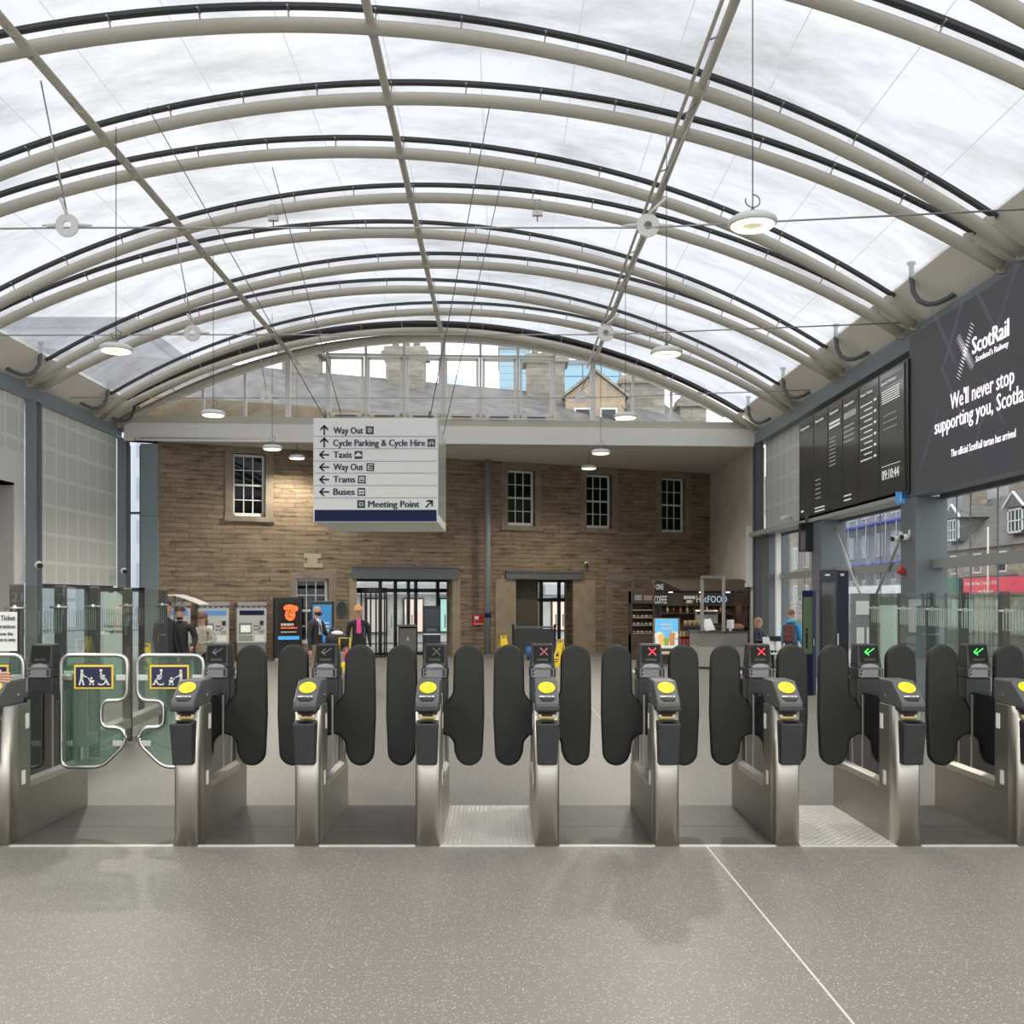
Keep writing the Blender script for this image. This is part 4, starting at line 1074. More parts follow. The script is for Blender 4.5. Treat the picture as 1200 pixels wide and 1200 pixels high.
# ------------------------------------------------------------------ glass screens either side
POSTM = mat('bronze_post', (.055, .052, .048), .45)
def screen(label, x, ys, top, clampz, side, rail=False, numbers=None, rz=0.):
    t = thing('glass_screen', label, 'glass screen', (x, ys[0], 0), rz, 'glass screens beside the gates')
    for k, y in enumerate(ys):
        p = MB().box(-.06, .06, y-ys[0]-.02, y-ys[0]+.02, 0, top).build('screen_post', POSTM, t, .015)
        MB().box(-.09, .09, y-ys[0]-.04, y-ys[0]+.04, 0, .015).build('foot_plate', STEEL, p)
        mb = MB(); mb.tube([(-.085, y-ys[0]-.05, clampz), (.085, y-ys[0]-.05, clampz)], .012, 8); mb.lathe([(.028, 0), (.028, .03), (.01, .034)], (0, y-ys[0]-.022, clampz), 12, 'Y')
        mb.build('glass_clamp', CHROME, p)
        if numbers and numbers[k]: txt(p, numbers[k], (-.03, y-ys[0]-.02, top-.16), (1, 0, 0), (0, 0, 1), .08, mat('etched_number', (.13, .13, .13), .5), name='number')
    for k, (a, b) in enumerate(zip(ys, ys[1:])):
        MB().box(.02*side+.03*side-.005, .05*side+.005, a-ys[0]+.02, b-ys[0]-.02, .06, top-.01).build('glass_pane', GREENG, t)
        mb = MB()
        n = 14
        for q in range(n): yy = a-ys[0]+.04+(b-a-.08)*q/n; mb.box(.05*side-.009, .05*side-.0065, yy, yy+.02, 1.42, 1.64)
        mb.build('frosted_stripes', glass_mat('frosted', (.75, .8, .78), .1, .3, (.6, .65, .63), .5), t)
    if rail:
        MB().box(-.1, .05, .1, ys[-1]-ys[0], .18, .30).build('kick_rail', STEEL, t, .01)
    return t
screen('row of green glass panels on dark posts receding beside the wide aisle', -4.31, [9.1, 10.2, 11.25, 12.5, 14.2], 1.885, 1.67, 1, True, ['21', '7', None, None, None], .075)
screen('row of green glass panels on dark posts receding in front of the street windows', 5.30, [9.8, 10.8, 11.75, 12.65, 13.55, 14.6], 1.83, 1.625, -1)
# cross screens closing the line at both ends
t = thing('glass_screen', 'green glass panel carrying the white paper notice, at the picture edge', 'glass screen', (-5.4, 9.1, 0), 0, 'glass screens beside the gates')
MB().box(-1.4, .92, -.006, .006, .06, 1.87).build('glass_pane', GREENG, t); MB().box(-1.45, -1.33, -.03, .03, 0, 1.885).build('screen_post', POSTM, t, .01)
t = thing('glass_screen', 'green glass panel closing the gateline by the street windows', 'glass screen', (6.1, 9.7, 0), 0, 'glass screens beside the gates')
MB().box(-.75, 1.25, -.006, .006, .06, 1.82).build('glass_pane', GREENG, t); MB().box(1.15, 1.27, -.03, .03, 0, 1.83).build('screen_post', POSTM, t, .01)
# notices
def board(name, label, cat, o, xd, w, h, m, t=.006, group=None):
    rz = math.atan2(xd[1], xd[0]); r = thing(name, label, cat, o, rz, group)
    return r
a, b = at(-22, 763, 9.05), at(20, 717, 9.05)
t = thing('paper_notice', 'white paper notice about tickets taped on glass at the picture edge', 'notice', (a.x, 9.05, a.z)); W, H = b.x-a.x, b.z-a.z
MB().box(0, W, 0, .006, 0, H).build('sheet', STICK, t)
for s, z, c, m, in (('Check Ticket', .78, .10, BLACK), ('in operation', .58, .08, BLACK)): txt(t, s, (.03, -.001, H*z), (1, 0, 0), (0, 0, 1), H*c*1.3, m, width=W*.86)
txt(t, 'Please show the', (.03, -.001, H*.40), (1, 0, 0), (0, 0, 1), H*.09, BLACK, width=W*.8); txt(t, 'correct ticket to entry', (.03, -.001, H*.25), (1, 0, 0), (0, 0, 1), H*.09, BLACK, width=W*.87); txt(t, 'now', (.03, -.001, H*.10), (1, 0, 0), (0, 0, 1), H*.08, BLACK)
# dark framed portal with a pale panel
t = thing('framed_banner', 'dark framed stand with pale green banner behind the receding glass screen', 'sign', at(135, 702, 15.2)); t.location.z = 0
s = 15.2/F; w = 32*s; mb = MB()
mb.box(-w, -w+.06, 0, .1, 0, 1.92); mb.box(w-.06, w, 0, .1, 0, 1.92); mb.box(-w, w, 0, .1, 1.86, 1.92); mb.build('frame', NAVYDK, t)
MB().box(-w+.1, -w+.16, .02, .08, 0, 1.86).build('white_stile', WHITE, t)
pn = MB(); x0, x1 = -13*s, 15*s; pn.prism([(x0, -.02, .6), (x1, -.02, .6), (x1, -.02, 1.74), (x1-.14, -.02, 1.84), (x0, -.02, 1.84)], (0, .015, 0)); pn = pn.build('banner', mat('banner_pale', (.62, .68, .62), .5), t)
txt(pn, 'Please Access', (x0+.02, -.021, 1.33), (1, 0, 0), (0, 0, 1), .045, BLACK, width=.31); txt(pn, 'through Gateway', (x0+.02, -.021, 1.25), (1, 0, 0), (0, 0, 1), .045, BLACK, width=.31); txt(pn, 'exit', (x0+.06, -.021, 1.52), (1, 0, 0), (0, 0, 1), .05, GREYTXT)
# pale green panel behind the right screens
t = thing('frosted_panel', 'pale green frosted panel standing behind the street side glass screens', 'panel', at(1042, 702, 15.6)); t.location.z = 0
MB().box(-.13, .13, 0, .02, .05, 1.66).build('panel', mat('panel_mint', (.50, .62, .54), .4), t); MB().box(-.16, .16, -.05, .07, 0, .05).build('foot', GREYDK, t); MB().box(-.15, .15, -.005, .025, 1.66, 1.78).build('header', GREYDK, t)
t = thing('display_case', 'grey display board with small posters behind the street side glass screens', 'sign', at(1014, 702, 16.3)); t.location.z = 0
bd = MB().box(-.21, .21, 0, .06, .5, 1.84).build('board', mat('case_grey', (.16, .17, .17), .5), t)
for (x, z, w, h) in ((-.15, 1.5, .3, .22), (-.14, 1.0, .12, .3), (.02, .95, .14, .35)): MB().box(x, x+w, -.01, 0, z, z+h).build('poster', mat('poster_pale', (.55, .56, .54), .5), bd)
for x in (-.18, .15): MB().box(x, x+.03, .01, .05, 0, .5).build('leg', GREYDK, t)

# ------------------------------------------------------------------ hanging direction sign
SY = 14.0; ks = SY/F
a, b = at(367, 612, SY), at(513, 490, SY); W, H, D = b.x-a.x, b.z-a.z, 2.0
t = thing('hanging_sign', 'large white boxed direction sign hung on four cables', 'sign', (a.x, SY, a.z))
SW = mat('sign_white', (.66, .66, .64), .4); SN = mat('sign_ink', (.014, .017, .05), .5)
bx = MB().box(0, W, 0, D, 0, H).build('sign_box', SW, t, .012)
MB().box(W-.012, W+.006, .05, D-.05, .12, H-.04).build('side_panel', mat('side_grey', (.42, .44, .43), .15), t)
MB().box(.02, W-.015, -.006, 0, .012, ks*14.5).build('blue_band', NAVY, t)
P = Pl((0, 0, 0), (1, 0, 0), (0, 0, 1), .001, .003)
def sx(u): return (u-367)*ks
def szz(v): return (612-v)*ks
mb = MB()
for v in (511.2, 525.6, 540.2, 554.2, 568.8, 583.2): P.rect(mb, sx(368.5), szz(v)-.006, sx(512), szz(v)+.003)
mb.build('row_line', mat('row_grey', (.30, .30, .30), .6), t)
def arrow(x, y, ang, s=1.):
    mb = MB(); c, q = math.cos(ang), math.sin(ang); R = lambda p: (x+p[0]*c-p[1]*q, y+p[0]*q+p[1]*c)
    P.line(mb, [R((-.065*s, 0)), R((.06*s, 0))], .022*s); P.poly(mb, [R(p) for p in ((.07*s, 0), (.02*s, .052*s), (-.012*s, .052*s), (.036*s, 0), (-.012*s, -.052*s), (.02*s, -.052*s))])
    return mb.build('arrow', SN, t)
rows = [('Way Out', 391, 508.3, 425.5, PI/2, 380, 504), ('Cycle Parking & Cycle Hire', 390.5, 522.8, 498, PI/2, 380, 518.5), ('Taxis', 391, 536.6, 412, PI, 380, 533), ('Way Out', 391, 551, 425.5, PI, 380, 547.5),
        ('Trams', 391, 565.4, 416, PI, 380, 562), ('Buses', 391, 580, 415.3, PI, 380, 576.5), ('Meeting Point', 431.8, 594.5, 491.3, PI/4, 503, 590.5)]
for s, u, v, u1, an, ua, va in rows:
    txt(t, s, (sx(u), 0, szz(v)), (1, 0, 0), (0, 0, 1), 7.6*ks, SN, width=(u1-u)*ks, bold=.042)
    arrow(sx(ua), szz(va), an, 1.05)
def icon(u, v, kind):
    mb = MB(); r = 4.6*ks; x, y = sx(u), szz(v)
    P.rect(mb, x-r, y-r, x+r, y+r); o = mb.build('pictogram', SN, t)
    Q = Pl((0, 0, 0), (1, 0, 0), (0, 0, 1), .004, .002); m = MB(); q = r
    if kind == 'exit': Q.ring(m, x, y, .62*q, .16*q, 4, PI/4, PI/4+2*PI); Q.line(m, [(x, y-.3*q), (x, y+.25*q)], .2*q); Q.disc(m, x, y+.3*q, .16*q)
    if kind == 'exit2': Q.line(m, [(x+.7*q, y+.6*q), (x-.5*q, y+.6*q), (x-.6*q, y-.6*q), (x+.7*q, y-.6*q)], .18*q); Q.line(m, [(x-.4*q, y), (x+.5*q, y)], .2*q)
    if kind == 'bike': Q.ring(m, x-.45*q, y-.2*q, .3*q, .12*q, 10); Q.ring(m, x+.45*q, y-.2*q, .3*q, .12*q, 10); Q.line(m, [(x-.45*q, y-.2*q), (x-.1*q, y+.4*q), (x+.35*q, y+.4*q), (x+.45*q, y-.2*q)], .12*q)
    if kind == 'car': Q.poly(m, [(x-.8*q, y-.35*q), (x+.8*q, y-.35*q), (x+.8*q, y+.1*q), (x+.45*q, y+.2*q), (x+.3*q, y+.55*q), (x-.3*q, y+.55*q), (x-.45*q, y+.2*q), (x-.8*q, y+.1*q)])
    if kind == 'tram': Q.ring(m, x, y, .78*q, .2*q, 4, PI/4, PI/4+2*PI); Q.rect(m, x-.3*q, y-.05*q, x+.3*q, y+.3*q)
    if kind == 'bus': Q.rect(m, x-.75*q, y+.1*q, x+.8*q, y+.55*q); Q.rect(m, x-.75*q, y-.45*q, x+.8*q, y-.15*q); Q.disc(m, x-.4*q, y-.6*q, .16*q); Q.disc(m, x+.4*q, y-.6*q, .16*q)
    if kind == 'meet':
        for i in (-1, 1):
            for j in (-1, 1): Q.poly(m, [(x+i*.14*q, y+j*.14*q), (x+i*.62*q, y+j*.14*q), (x+i*.14*q, y+j*.62*q)])
    m.build('symbol', SW, o)
for u, v, k in ((433.3, 504.2, 'exit'), (505.5, 519, 'bike'), (420.1, 533.2, 'car'), (434, 547.5, 'exit2'), (424, 562, 'tram'), (423.5, 576.5, 'bus'), (423.2, 590.8, 'meet')): icon(u, v, k)
for (x, y, dx, dy) in ((.15, .1, -1.05, -.1), (W-.12, .1, .36, -.1), (.2, D-.15, -.52, .1), (W-.05, D-.12, .42, .1)):
    MB().tube([(x, y, H), (x+dx*2.3, y+dy, H+4.25)], .007, 6).build('hanging_cable', GREYDK, t)
    MB().lathe([(.03, 0), (.02, .05), (.008, .12)], (x, y, H), 8).build('eye_bolt', GREYDK, t)

# ------------------------------------------------------------------ departure screens
t = thing('departure_board', 'bank of six tall black departure screens beside the advertising screen', 'departure board', (7.0, 17.75, 3.62))
BLK = mat('screen_bezel', (.010, .010, .011), .25)
SCRN = mat('screen_face', (.030, .030, .027), .14, emit=(.05, .05, .045), estr=.25)
SCTX = mat('screen_text', (.35, .35, .34), .4, emit=(.6, .62, .6), estr=.55); SCTD = mat('screen_text_dim', (.15, .15, .15), .4, emit=(.3, .31, .3), estr=.4)
MB().box(.0, .34, -.1, 6.35, -.05, 2.28).build('housing', BLK, t, .01)
rnd = random.Random(5)
edges = [0.0, 1.20, 2.27, 3.22, 4.16, 5.16, 6.25]
heads = ['Special Notices', 'Next Trains', 'Departures', 'Departures', 'Departures', 'Departures']
for i in range(6):
    y0, y1 = edges[i]+.03, edges[i+1]-.03
    s = MB().box(-.02, 0, y0, y1, .02, 2.24).build('screen', SCRN, t)
    Q = Pl((-.02, y1, 0), (0, -1, 0), (0, 0, 1), .002, .001); w = y1-y0
    hb = MB(); Q.rect(hb, .05, 1.99, w-.04, 2.14); hb.build('header_bar', mat('header_dark', (.012, .012, .012), .2), s)
    Q2 = Pl((-.02, y1, 0), (0, -1, 0), (0, 0, 1), .004, .001)
    txt(s, heads[i], (-.023, y1-.10, 2.035), (0, -1, 0), (0, 0, 1), .055, SCTX, width=w*.62)
    m = MB(); md = MB()
    if i == 0:
        for k in range(6): Q2.rect(m, .12, 1.90-.042*k, w-.18, 1.918-.042*k)
        for k in range(3): Q2.bars(md, .2, 1.45-.12*k, w-.3, 1.49-.12*k, 1, .5, rnd)
        txt(s, '09:10:44', (-.023, y1-.14, .30), (0, -1, 0), (0, 0, 1), .17, SCTX, width=w*.70)
        Q2.rect(m, .12, .54, w-.14, .55)
    elif i == 1:
        for k in range(11):
            z = 1.84-.105*k; Q2.bars(m, .08 if k % 2 == 0 else .28, z, w*.7, z+.04, 1, .6, rnd)
            if k % 2 == 0: Q2.rect(m, w-.22, z, w-.1, z+.045)
    elif i == 2:
        Q2.rect(md, .06, 1.78, w-.12, 1.90); Q2.bars(md, .06, 1.3, w*.75, 1.7, 4, .4, rnd); Q2.bars(m, .06, .12, w*.55, .3, 2, .3, rnd)
    elif i == 3:
        Q2.bars(m, .06, 1.74, w*.85, 1.9, 2, .6, rnd); Q2.bars(md, .06, .95, w*.55, 1.6, 8, .3, rnd)
    elif i == 4:
        Q2.bars(md, .1, .35, w*.5, .85, 5, .25, rnd); Q2.bars(m, .06, .06, w*.8, .2, 2, .4, rnd)
    else: Q2.rect(m, .1, .14, .3, .18)
    if m.v: m.build('screen_print', SCTX, s)
    if md.v: md.build('screen_print_dim', SCTD, s)
# ------------------------------------------------------------------ big advertising screen
t = thing('advertising_screen', 'huge dark advertising screen with pale lettering above the street window', 'screen', (7.05, 9.0, 3.51))
BW, BH = 8.7, 2.76
MB().box(.0, .3, 0, BW, 0, BH).build('cabinet', mat('led_wall', (.040, .040, .043), .55, emit=(.05, .05, .055), estr=.35), t)
WT = mat('led_pink_white', (.7, .66, .7), .5, emit=(.86, .80, .86), estr=.8); WD = mat('led_line', (.06, .06, .08), .5, emit=(.13, .13, .17), estr=.45); WB = mat('led_blue', (.034, .035, .048), .55, emit=(.05, .052, .066), estr=.35)
def yy(Y): return Y-9.0
xd, zd = (0, -1, 0), (0, 0, 1)
txt(t, 'ScotRail', (0, yy(15.33), 5.41-3.51), xd, zd, .245, WT, width=1.10, bold=.035)
txt(t, "Scotland's Railway", (0, yy(15.22), 5.27-3.51), xd, zd, .085, WT, width=.98)
txt(t, "We'll never stop", (0, yy(16.08), 4.72-3.51), xd, zd, .245, WT, width=2.0, bold=.02)
txt(t, 'supporting you, Scotland', (0, yy(16.66), 4.425-3.51), xd, zd, .235, WT, width=3.14, bold=.022)
txt(t, 'The official ScotRail tartan has arrived', (0, yy(16.06), 3.975-3.51), xd, zd, .115, WT, width=2.02)
Q = Pl((0, yy(15.57), 5.51-3.51), xd, zd, .003, .002); mb = MB()
for i in range(-8, 9):
    for j in (-2, -1, 0, 1, 2):
        for sg in (-1, 1):
            r = .011*(1-abs(j)*.22)*(1.25-abs(i)*.07)
            Q.disc(mb, i*.030+j*.026*(1 if sg > 0 else 1), sg*i*.044*(1 if sg > 0 else .8)+(-sg)*j*.016, max(.004, r), 6)
mb.build('saltire_logo', WT, t)
Q = Pl((0, 0, 0), xd, zd, .001, .001)
for (y, z, s, L, w) in ((16.4, 6.0, -1, 1.6, .012), (15.9, 6.05, 1, 1.5, .012), (16.0, 4.9, -1, 1.5, .012), (14.9, 5.9, -1, 1.2, .012), (14.7, 4.6, -1, 1.0, .010), (15.2, 4.2, 1, .9, .01), (16.9, 4.4, 1, 1.3, .01), (14.3, 6.0, 1, 1.0, .01), (13.4, 5.9, -1, 1.4, .01), (13.2, 4.2, 1, 1.2, .01)):
    for d in (0, .06): x0, z0 = -yy(y)+d, z-3.51; mb = MB(); Q.line(mb, [(x0-L*.3, z0-s*L*.38), (x0+L*.3, z0+s*L*.38)], w); mb.build('tartan_line', WD, t)
Q = Pl((0, 0, 0), xd, zd, .0005, .0003)
for (y, z, w, h) in ((16.0, 5.45, .7, .75), (14.6, 3.55, .7, .55), (12.4, 4.4, .9, 1.3)): mb = MB(); Q.rect(mb, -yy(y)-w/2, z-3.51, -yy(y)+w/2, z-3.51+h); mb.build('tartan_patch', WB, t)

# ------------------------------------------------------------------ pendant lamps
LEDW = mat('lamp_ring', (.9, .88, .75), .4, emit=(1, .92, .62), estr=PENDANT_EMIT)
def pend_proto():
    t = empty('pendant_lamp')
    MB().lathe([(.05, .075), (.18, .06), (.225, .03), (.235, .0), (.225, -.02), (.21, -.03)], (0, 0, 0), 32).build('lamp_body', CREAM_L, t)
    mb = MB(); n = 32; o = 0
    for k in range(n):
        a = 2*PI*k/n
        for (r, z) in ((.212, -.028), (.19, -.045), (.12, -.048), (.10, -.036)): mb.v.append((r*math.cos(a), r*math.sin(a), z))
    for k in range(n):
        k2 = (k+1) % n
        for j in range(3): mb.f.append([4*k+j, 4*k+j+1, 4*k2+j+1, 4*k2+j]); mb.sm.append(True); mb.mi.append(0)
    mb.build('light_ring', LEDW, t)
    MB().lathe([(.10, -.03), (.06, -.02), (.03, -.014)], (0, 0, 0), 20).build('centre_lens', mat('lens_dim', (.35, .33, .22), .3, emit=(.8, .75, .5), estr=.5), t)
    MB().lathe([(.03, .07), (.03, .12), (.012, .14)], (0, 0, 0), 12).build('gland', GREYST, t)
    MB().tube([(.0+.07*math.sin(k/16*2*PI)*(1), .02*math.cos(k/16*2*PI), .21+.07*math.cos(k/16*2*PI)) for k in range(14)], .006, 6).build('cable_loop', GREYDK, t)
    return t
pp = pend_proto(); first = True
BULB = bpy.data.lights.new('bulb', 'SPOT'); BULB.spot_size = 2.75; BULB.spot_blend = .6; BULB.energy = PENDANT_WATT; BULB.color = (1, .93, .78); BULB.shadow_soft_size = .12
PEN = [(882, 261, 9.87, 'lit round pendant lamp, biggest, hanging before the big advertising screen'), (781, 413, 15.0, 'lit round pendant lamp second largest in the departure side row'), (733, 488, 20.3, 'lit round pendant lamp in front of the white beam, cafe side'),
       (704, 530, 25.2, 'lit round pendant lamp just under the white beam, cafe side, on a long cable'), (690, 548, 29.8, 'lit round pendant lamp hanging from the canopy by an upper window'),
       (136, 409, 14.8, 'lit round pendant lamp, largest of the panelled wall row'), (250, 485, 20.0, 'lit round pendant lamp in front of the white beam, panelled wall side'), (319, 525, 24.5, 'lit round pendant lamp left of the hanging sign, on a long cable'), (348, 536, 28.6, 'lit round pendant lamp close to the hanging sign edge, under the canopy')]
BACKROW = [((-5.57, 9.7), 'round pendant lamp of the panelled wall row, level with the biggest lamp'), ((-5.57, 4.6), 'round pendant lamp of the panelled wall row above the open floor'), ((2.42, 4.7), 'round pendant lamp of the departure side row above the open floor'), ((2.42, -.5), 'round pendant lamp of the departure side row behind the viewer'), ((-5.57, -.5), 'round pendant lamp of the panelled wall row behind the viewer')]
PEN += [(U0+F*x/max(y, .001) if y > 0 else None, None, (x, y), lab) for (x, y), lab in BACKROW]
for (u, v, Y, lab) in PEN:
    p = pp if first else copy_tree(pp); first = False
    w = Vector((Y[0], Y[1], 5.37)) if v is None else at(u, v, Y); p.location = w; tag(p, lab, 'pendant lamp', 'round pendant lamps', 'thing')
    bl = bpy.data.objects.new('bulb', BULB); COL.objects.link(bl); bl.parent = p; bl.location = (0, 0, -.09)
    top = 6.07 if w.y > 28.2 else ZC+(RAD)*math.cos(math.asin((w.x-XC)/RAD))
    MB().tube([(0, 0, .12), (0, 0, top-w.z)], .006, 6).build('cable', GREYDK, p)

# ------------------------------------------------------------------ small fixed things
def cctv(loc, label, d, wall=(0, 1, 0)):
    t = thing('security_camera', label, 'camera', loc, math.atan2(d[1], d[0])+PI/2, 'security cameras')
    MB().lathe([(.05, 0), (.05, .05), (.03, .07)], (0, .09, -.02), 12).build('mount', STICK, t)
    mb = MB(); mb.ball((0, 0, 0), .085, .085, .085); mb.build('camera_body', STICK, t)
    mb = MB(); mb.lathe([(.06, .0), (.06, .05), (.045, .06)], (0, -.05, -.02), 12, 'Y'); mb.build('lens', BLACK, t)
cctv(at(45, 662, 22.2), 'white dome camera on the grey column by the alcove', (.7, -.7)); cctv(at(145, 669, 27.6), 'white dome camera on the corner column beneath the white beam', (.7, -.7))
w = wloc(*(su(686)[0], -.08), z=sz(686, 661)[1]); cctv(w, 'white dome camera on the sandstone above the right doorway', (0, -1))
for (u, v, Y, l) in ((1052, 631, 18.0, 'white bullet camera on the cased column, nearer the braces'), (1063, 629, 17.7, 'white bullet camera on the cased column, against its face')):
    t = thing('security_camera', l, 'camera', at(u, v, Y), 0, 'security cameras'); mb = MB(); mb.tube([(.05, 0, 0), (-.10, -.05, -.01)], .05, 12); mb.build('camera_body', STICK, t); mb = MB(); mb.tube([(-.10, -.05, -.01), (-.125, -.06, -.012)], .042, 12); mb.build('lens', BLACK, t); MB().box(.03, .08, -.02, .02, -.02, .12).build('bracket', STICK, t)
t = thing('security_camera', 'slim white bullet camera below the grid panels near the departure screens', 'camera', at(921, 606, 26.2), 0, 'security cameras'); MB().tube([(-.12, -.1, -.03), (.2, .05, .04)], .05, 10).build('camera_body', STICK, t); MB().box(.1, .3, .0, .06, .03, .08).build('bracket', STICK, t)
t = thing('monitor', 'small black hanging monitor under the far departure screens', 'monitor', at(946, 629, 23.2)); MB().box(-.17, .17, 0, .09, -.34, .32).build('case', BLK, t, .01); MB().box(-.15, .15, -.006, 0, -.3, .28).build('screen', DGLASS, t); MB().box(-.03, .03, .02, .07, .32, .5).build('bracket', GREYDK, t)
t = thing('blue_plate_sign', 'small blue sign at the bottom corner of the departure screens', 'sign', at(1056, 583, 17.9)); MB().box(-.09, .09, 0, .02, -.1, .1).build('plate', mat('sign_sky', (.06, .25, .50), .4, emit=(.05, .25, .5), estr=.3), t); txt(t, 'i', (-.02, 0, -.06), (1, 0, 0), (0, 0, 1), .12, WHITE)
t = thing('alarm_sounder', 'small red alarm sounder on the grey column beside the middle window', 'alarm', at(1057, 669, 17.9)); MB().lathe([(.06, 0), (.07, .05), (.05, .09)], (0, .05, 0), 14, 'Y').build('sounder', mat('alarm_red', (.45, .02, .02), .4), t); MB().box(-.05, .05, .05, .08, -.05, .05).build('back_box', mat('alarm_red2', (.3, .02, .02), .4), t)
# pole in front of the wall
w = at(571.5, 702, 31.6); t = thing('support_pole', 'slim grey pole with navy band standing before the sandstone wall', 'pole', (w.x, w.y, 0))
MB().lathe([(.095, 0), (.095, 6.05)], (0, 0, 0), 16).build('shaft', mat('pole_grey', (.22, .24, .24), .45), t); MB().lathe([(.099, 1.18), (.099, 1.32)], (0, 0, 0), 16).build('band', NAVY, t); MB().lathe([(.16, 0), (.16, .03)], (0, 0, 0), 16).build('base_plate', GREYST, t)
# fire alarm box
s, z = sz(559, 726.5); t = thing('fire_alarm_box', 'red fire alarm cabinet on the wall beside the grey pole', 'alarm', wloc(s, -.06, z), TH)
MB().box(-.16, .16, -.06, .06, -.17, .17).build('cabinet', mat('fire_red', (.50, .03, .03), .4), t, .01); MB().box(-.12, .0, -.066, -.06, .02, .12).build('label_plate', STICK, t); MB().box(-.14, .14, -.066, -.06, -.13, -.11).build('label_plate', STICK, t)
s, z = sz(400, 714.5); t = thing('oval_plaque', 'dark oval plaque on the stone left of the wide doorway', 'plaque', wloc(s, -.03, z), TH)
mb = MB(); mb.prism([(.16*math.cos(2*PI*k/24), 0, .25*math.sin(2*PI*k/24)) for k in range(24)], (0, .05, 0)); mb.build('plate', mat('plaque_dark', (.03, .035, .04), .5), t); mb = MB(); mb.tube([(.16*math.cos(2*PI*k/24), -.0, .25*math.sin(2*PI*k/24)) for k in range(24)], .015, 6, True); mb.build('rim', GREYDK, t)

for u, v, Y, l in ((323, 235, 18.9, 'small clamp bracket on a roof arch, left of the crown purlin'), (630, 231, 18.5, 'small clamp bracket on a roof arch, right of the crown purlin')):
    # sits on the fourth arch
    x = (u-U0)*Y/F; z = ZC+RAD*math.cos(math.asin((x-XC)/RAD)); y = 18.87-.46*(x-XL)/(XR-XL)+.0
    t = thing('pipe_clamp', l, 'clamp', (x, y, z), 0, 'clamps on the roof arch')
    MB().lathe([(.105, -.06), (.105, .06)], (0, 0, 0), 14, 'X').build('band', CREAM, t); MB().box(-.09, .09, -.05, .05, -.19, -.10).build('foot', CREAM_L, t); MB().tube([(0, 0, -.19), (0, 0, -.30)], .012, 6).build('rod', GREYDK, t)
# ------------------------------------------------------------------ concourse things
MACH = mat('machine_grey', (.52, .52, .49), .45); MACHD = mat('machine_dark', (.20, .20, .20), .5); BLUEH = mat('machine_blue', (.07, .16, .40), .4, emit=(.1, .3, .6), estr=.25)
def ticket_machine(uc, label, hdr):
    s, Y = su(uc); t = thing('ticket_machine', label, 'ticket machine', wloc(s, -.40, 0), TH, 'ticket machines along the stone wall')
    MB().box(-.40, .40, 0, .38, 0, .52).build('base', MACHD, t, .01)
    MB().box(-.41, .41, -.02, .38, .52, 1.50).build('body', MACH, t, .012)
    MB().box(-.41, .41, -.10, .38, 1.56, 1.66).build('hood', mat('hood_grey', (.30, .30, .29), .5), t, .01)
    MB().box(-.40, .40, .02, .38, 1.48, 1.58).build('header_recess', MACHD, t)
    for k in range(5): MB().box(-.36+.15*k, -.27+.15*k, .0, .02, 1.50, 1.55).build('header_light', WHITE, t)
    MB().box(-.34, .34, -.03, -.02, 1.30, 1.43).build('header_sign', hdr, t)
    sc = MB().box(-.35, .0, -.035, -.02, .78, 1.08).build('screen_frame', MACHD, t); MB().box(-.31, -.04, -.04, -.035, .82, 1.02).build('touch_screen', mat('machine_screen', (.6, .62, .6), .2, emit=(.6, .65, .62), estr=.3), sc)
    MB().box(.22, .32, -.05, -.02, 1.02, 1.14).build('card_reader', BLACKP, t)
    mb = MB()
    for (x, z) in ((.06, .98), (.13, .98), (.06, .88), (.14, .88), (.2, .92)): mb.box(x, x+.045, -.035, -.02, z, z+.035)
    mb.build('slots', BLACKP, t); MB().box(.2, .34, -.04, -.02, .80, .88).build('keypad', STEEL_D, t)
    MB().box(-.36, .02, -.04, -.02, .60, .74).build('ticket_tray', STEEL_D, t, .005); MB().box(.08, .34, -.03, -.02, .56, .74).build('lower_door', WHITE, t)
ticket_machine(203, 'pale ticket machine half hidden behind the man in black and his neighbour', BLUEH)
ticket_machine(248, 'pale ticket machine with lit blue header beside the woman in beige', BLUEH)
ticket_machine(292, 'pale ticket machine with dark lettered header next to the tall black poster totem', NAVY)
# white curved hood on posts
t = thing('curved_canopy', 'white curved hood above the people by the ticket machines', 'canopy', at(213, 702, 26.3)); t.location.z = 0
mb = MB(); pr = [(-.50, 1.86), (-.2, 1.87), (.1, 1.78), (.46, 1.635)]
mb.prism([(x, 0, z) for x, z in pr]+[(x, 0, z-.035) for x, z in pr[::-1]], (0, .8, 0)); mb.build('hood', mat('hood_white', (.80, .79, .76), .4), t)
for y in (.12, .68): MB().tube([(-.40, y, 0), (-.40, y, 1.83)], .03, 8).build('post', GREYST, t)
for y in (.12, .68): MB().tube([(-.40, y, 1.35), (-.1, y, 1.8)], .018, 8).build('strut', GREYST, t)
# black poster totem
s, Y = su(334); t = thing('poster_totem', 'tall black poster totem showing an orange picture beside the ticket machines', 'totem', wloc(s, -.5, 0), TH)
MB().box(-.39, .39, 0, .3, .08, 1.80).build('case', mat('totem_black', (.018, .022, .024), .3), t, .02); MB().box(-.38, .38, .02, .28, 0, .08).build('plinth', mat('plinth_grey', (.35, .35, .34), .5), t)
p = MB().box(-.31, .31, -.006, 0, .56, 1.66).build('poster', mat('poster_black', (.035, .018, .018), .2), t)
Q = Pl((0, -.006, 0), (1, 0, 0), (0, 0, 1), .001, .002); mb = MB()
Q.disc(mb, .04, 1.30, .15, 20, .17); Q.disc(mb, .02, 1.50, .17, 20, .10); Q.disc(mb, .18, 1.48, .09); mb.build('orange_shape', mat('poster_orange', (.62, .13, .03), .4, emit=(.8, .18, .04), estr=.5), p)
